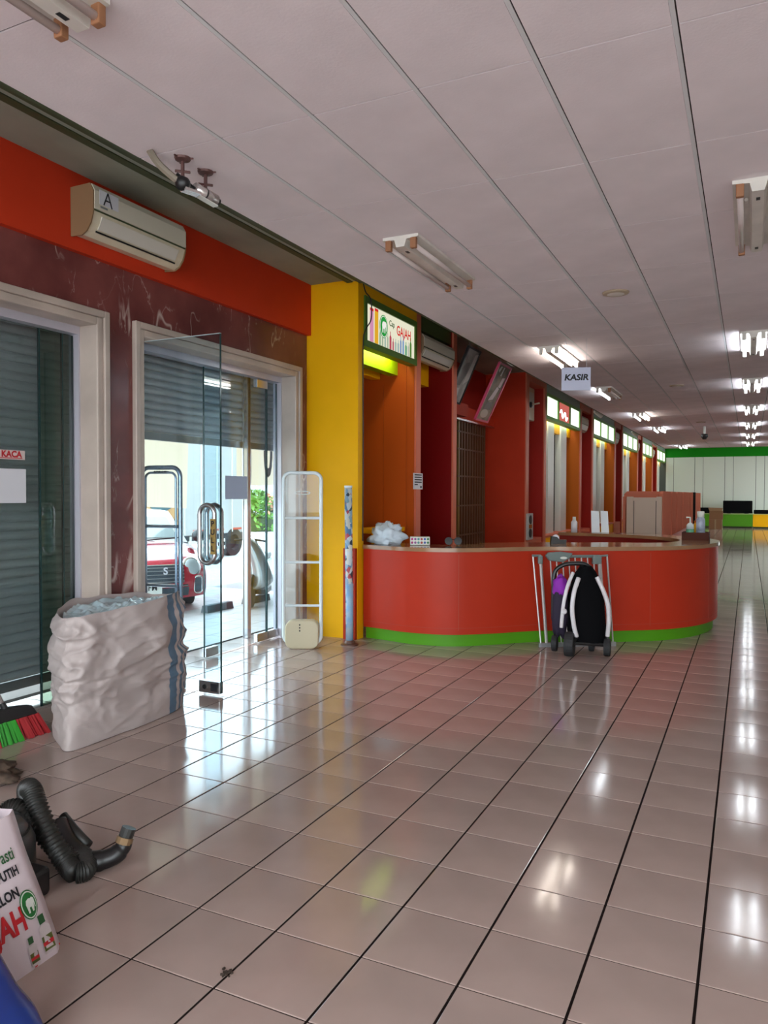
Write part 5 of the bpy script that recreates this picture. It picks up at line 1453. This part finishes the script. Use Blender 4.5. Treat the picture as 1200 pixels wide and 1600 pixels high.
def bagpt(a, h, d=0.0):
    """front face of the bag: a along the floor edge, h up the face"""
    bul = 0.025 * math.sin(math.pi * min(1, max(0, a / 0.72))) * math.sin(math.pi * min(1, h / 0.62)) + 0.012 * noise.noise((a * 6, h * 6, 1)) * min(1, h * 8)
    fold_ = max(0, a - 0.685)
    return BO + BR * a + BU * h + BN * (bul + d - fold_ * 0.9)


def bagring(u, v):
    w_, dp = 0.74, 0.30; per = 2 * (w_ + dp); s_ = u * per; h = v * 0.62
    if s_ < w_: return bagpt(s_, h)
    if s_ < w_ + dp: t_ = (s_ - w_) / dp; return bagpt(w_, h) + Vector((-1, 0.02, 0)) * (dp * t_ * (1 - 0.55 * v)) + Vector((0, 0.05, 0)) * math.sin(math.pi * t_) * (0.6 - v)
    if s_ < 2 * w_ + dp: t_ = (s_ - w_ - dp) / w_; return bagpt(w_ * (1 - t_), h) + Vector((-1, 0.02, 0)) * (dp * (1 - 0.55 * v))
    t_ = (s_ - 2 * w_ - dp) / dp; return bagpt(0, h) + Vector((-1, 0.02, 0)) * (dp * (1 - t_) * (1 - 0.55 * v))


MB().grid(bagring, 104, 30, cu=True).build('bag_body', M_bag, bgt, smooth=True)
MB().grid(lambda u, v: bagpt(0.02 + 0.70 * u, 0.03) + Vector((-0.02 - 0.26 * v, 0, 0.0)) , 2, 2).build('bag_base', M_bag, bgt)


def bflat(nm, poly, a, h, m, d=0.004):
    """flat print that follows the bag front"""
    mb = MB(); pts = [bagpt(a + x, h + y, d) for x, y in poly]
    mb.face(pts); return mb.build(nm, m, bgt)


def btext(body, size, a, h, m, bold=0.002, xs=1.0):
    o = text('lettering', body, size, (0, 0, 0), (1, 0, 0), (0, 1, 0), m, bgt, bold=bold, align='RIGHT', xs=xs)
    og = ORG[o.name]
    for v in o.data.vertices:
        w_ = v.co / K + og
        v.co = (bagpt(a + w_.x, h + w_.y, 0.0045) - og) * K


M_dgreen = mat('print_dark_green', (0.02, 0.10, 0.03), 0.4)
btext('...Pasti', 0.072, 0.638, 0.475, M_dgreen, 0.001, 0.62)
btext('KAYU PUTIH', 0.052, 0.632, 0.405, M_ink, 0.002, 0.66)
btext('TELON', 0.055, 0.600, 0.325, M_ink, 0.002, 0.75)
btext('GAJAH', 0.135, 0.588, 0.215, M_redink, 0.005, 0.62)
bflat('emblem', ellipse(0, 0, 0.042, 0.062, 24), 0.622, 0.255, M_greenink, 0.005)
bflat('emblem_ring', ellipse(0, 0, 0.038, 0.057, 24), 0.622, 0.255, M_white, 0.006)
bflat('emblem_field', ellipse(0, 0, 0.034, 0.052, 24), 0.622, 0.255, M_greenink, 0.0072)
bflat('emblem_elephant', [(x * 0.042, y * 0.058) for x, y in [(-0.42, 0.12), (-0.30, 0.38), (0.05, 0.46), (0.25, 0.40), (0.42, 0.46), (0.62, 0.30), (0.60, -0.34), (0.50, -0.34), (0.50, 0.0), (0.34, -0.55), (0.16, -0.55), (0.13, -0.18), (-0.10, -0.18), (-0.14, -0.55), (-0.34, -0.55), (-0.38, -0.1)]], 0.622, 0.255, M_white, 0.009)
for a, h, s_ in ((0.628, 0.025, 1.0), (0.560, 0.01, 0.75)):
    bflat('bottle_print', [(0.0, 0), (0.055 * s_, 0), (0.055 * s_, 0.11 * s_), (0.035 * s_, 0.125 * s_), (0.02 * s_, 0.125 * s_), (0.0, 0.11 * s_)], a, h, mat('print_bottle', (0.60, 0.52, 0.52), 0.4))
    bflat('bottle_cap_print', [(0.012 * s_, 0.127 * s_), (0.043 * s_, 0.127 * s_), (0.043 * s_, 0.165 * s_), (0.012 * s_, 0.165 * s_)], a, h, M_dgreen)
    bflat('bottle_label_print', [(0.002, 0.012), (0.053 * s_, 0.012), (0.053 * s_, 0.075 * s_), (0.002, 0.075 * s_)], a, h, mat('print_olive', (0.10, 0.12, 0.02), 0.4), 0.0048)
    bflat('bottle_band_print', [(0.002, 0.034 * s_), (0.053 * s_, 0.034 * s_), (0.053 * s_, 0.052 * s_), (0.002, 0.05 * s_)], a, h, M_redink, 0.0052)
bflat('red_edge_print', [(0.0, 0), (0.16, 0), (0.16, 0.012), (0.0, 0.012)], 0.57, 0.003, M_redink)
bflat('red_shape_print', [(0, 0), (0.03, 0.0), (0.035, 0.03), (0, 0.05)], 0.50, 0.555, mat('print_magenta', (0.5, 0.01, 0.06), 0.4))
blue = thing('blue_bag', 'glossy blue plastic bag cut by the bottom corner of the picture', 'bag', (-2.2, 1.44, 0))


def bluef(u, v):
    th = 2 * math.pi * u; c, s_ = math.cos(th), math.sin(th)
    k = 1.0 + 0.06 * math.sin(3 * th) + 0.05 * noise.noise((c * 2, s_ * 2, v * 3)) - 0.28 * v
    return Vector((-2.20 + 0.195 * k * math.copysign(abs(c) ** 0.7, c) - 0.10 * v, 1.44 + 0.36 * k * math.copysign(abs(s_) ** 0.7, s_) - 0.02 * v, 0.003 + 0.40 * v - 0.04 * v * s_ + 0.02 * v * noise.noise((c * 3, s_ * 3, 8))))


MB().grid(bluef, 72, 20, cu=True).build('bag_film', mat('blue_film', (0.012, 0.035, 0.22), 0.25, bump=0.3, bscale=6), blue, smooth=True)
MB().grid(lambda u, v: (lambda e: Vector((e.x + (-2.30 - e.x) * v, e.y + (1.45 - e.y) * v, e.z - 0.05 * v)))(Vector(bluef(u, 1.0))), 72, 4, cu=True).build('bag_mouth', mat('blue_film_inside', (0.012, 0.03, 0.20), 0.3), blue, smooth=True)

# ------------------------------------------------------------------ booths and far end
bo = thing('partition_booth', 'cream fronted booth with salmon boards beyond the counter', 'partition', (-2.2, 24, 0))
MB().box(-2.66, -1.86, 19.00, 19.08, 0, 1.78).build('front_panel', M_creampart, bo)
for x0, x1 in ((-2.66, -2.50), (-1.98, -1.86)): MB().box(x0 + 0.008, x1, 18.975, 19.0, 0, 1.80).build('front_stile', M_creampart, bo)
for xx in (-2.495, -1.99): MB().box(xx, xx + 0.012, 18.99, 19.0, 0, 1.70).build('joint', M_dark, bo)
yy = 19.12
for i, wd in enumerate((1.5, 0.9, 0.35, 1.25, 1.0, 1.2, 1.6, 1.7, 1.3)):
    pr = [(0, 0), (wd - 0.02, 0), (wd - 0.02, 1.88), (wd - 0.10, 1.93), (0.08, 1.93), (0, 1.88)]
    MB().prism(pr, (-1.90 - 0.03 * (i % 2), yy, 0), (0, 1, 0), (0, 0, 1), (0.06, 0, 0)).build('side_board', M_pinkpart, bo)
    yy += wd
for i in range(9):
    y = 19.3 + i * 1.25
    MB().prism([(0, 0), (0.80, 0), (0.80, 1.86), (0.72, 1.93), (0.07, 1.93), (0, 1.86)], (-2.76, y, 0), (1, 0, 0), (0, 0, 1), (0, 0.05, 0)).build('divider_board', M_pinkpart, bo)
MB().box(-2.76, -2.70, 19.1, 30, 0, 1.80).build('rear_board', M_pinkpart, bo)
MB().box(-1.82, -1.45, 21.0, 30.5, 0.70, 0.78).build('bench_top', mat('bench_pink', (0.66, 0.42, 0.38), 0.4), bo)
for y in (21.3, 25.5, 30.2): MB().box(-1.80, -1.50, y, y + 0.08, 0, 0.70).build('bench_leg', M_pinkpart, bo)
bo2 = thing('partition_screen', 'separate salmon screen at the far end of the booth', 'partition', (-1.9, 33, 0))
for i in range(3): MB().box(-1.92, -1.86, 31.2 + i * 1.3, 32.44 + i * 1.3, 0, 1.92).build('screen_board', M_pinkpart, bo2)
MB().box(-1.95, -1.83, 31.12, 31.2, 0, 1.94).build('screen_post', M_dark, bo2)

px = [(-4.3, -1.95, M_lime, 'pale green display plinth beside the booth screen'), (-1.30, 0.20, M_lime, 'green display plinth under the large black board'), (0.22, 1.75, M_yellow, 'yellow display plinth at the back wall'), (1.8, 3.3, M_lime, 'green display plinth past the yellow one')]
for k, (x0, x1, m, lb) in enumerate(px):
    t = thing('display_plinth', lb, 'plinth', ((x0 + x1) / 2, 46.6, 0), 'coloured plinths along the back wall')
    MB().box(x0, x1, 46.1, 47.3, 0.10, 0.76).build('plinth_body', m, t)
    MB().box(x0 + 0.03, x1 - 0.03, 46.2, 47.3, 0, 0.10).build('plinth_foot', M_olive, t)
    MB().box(x0 - 0.01, x1 + 0.01, 46.06, 47.3, 0.76, 0.80).build('plinth_top', mat('plinth_top_%d' % k, (0.30, 0.42, 0.10) if m is M_lime else (0.6, 0.5, 0.1), 0.3), t)
bk = thing('black_board', 'large black flat board standing on the green plinth', 'board', (-0.55, 46.5, 0.8))
MB().box(-1.30, 0.19, 46.55, 46.70, 0.82, 1.52).build('board_panel', M_blackc, bk, bevel=0.03)
for xx in (-1.0, -0.1): MB().box(xx - 0.1, xx + 0.1, 46.45, 46.85, 0.80, 0.83).build('board_foot', M_black, bk)
t = thing('black_ledge', 'low black cushion strip on the yellow plinth', 'cushion', (1.0, 46.5, 0.8))
MB().box(0.26, 1.70, 46.3, 46.8, 0.802, 1.02).build('cushion_pad', M_blackc, t, bevel=0.03)
t = thing('black_ledge', 'low black cushion strip behind the cardboard boxes', 'cushion', (-2.0, 46.5, 0.8))
MB().box(-2.6, -1.96, 46.3, 46.8, 0.802, 1.12).build('cushion_pad', M_blackc, t, bevel=0.03)
for k, (x0, x1, y0_, z0_, z1_, lb) in enumerate(((-1.92, -1.28, 44.2, 0.0, 0.52, 'brown cardboard box on the floor by the green plinth'), (-1.90, -1.24, 44.22, 0.522, 0.98, 'open cardboard box on top of the floor box'))):
    t = thing('cardboard_box', lb, 'box', ((x0 + x1) / 2, y0_ + 0.3, z0_), 'stacked cardboard boxes')
    MB().box(x0, x1, y0_, y0_ + 0.6, z0_, z1_).build('carton', M_card, t)
    if k: MB().prism([(0, 0), (0.62, 0), (0.66, 0.16), (-0.06, 0.18)], (x0, y0_ - 0.01, z1_), (1, 0, 0), (0, -0.3, 1), (0, 0.012, 0)).build('flap', mat('cardboard_pale', (0.36, 0.22, 0.12), 0.8), t)
    else: MB().box(x0 + 0.28, x0 + 0.36, y0_ - 0.003, y0_, z0_, z1_).build('packing_tape', mat('packing_tape', (0.30, 0.20, 0.10), 0.3), t)

# crumbs of dirt on the tiles
random.seed(21)
dm = mat('dirt_brown', (0.05, 0.032, 0.022), 0.9)
for (x, y, n_, r_, lb) in ((-1.79, 2.32, 26, 0.03, 'small heap of dark dirt on a tile joint near the blue bag'),):
    mb = MB()
    for q in range(n_):
        a, d = random.uniform(0, 6.28), r_ * random.random() ** 1.5
        c = Vector((x + d * math.cos(a), y + d * math.sin(a), 0.0))
        h = random.uniform(0.0015, 0.0035)
        mb.obox(c + UPV * (h + 0.0005), Vector((math.cos(a * 3), math.sin(a * 3), 0)), Vector((-math.sin(a * 3), math.cos(a * 3), 0)), UPV, h * random.uniform(0.8, 2.5), h, h)
    tag(mb.build('dirt_crumbs', dm), lb, 'dirt', None, 'stuff')
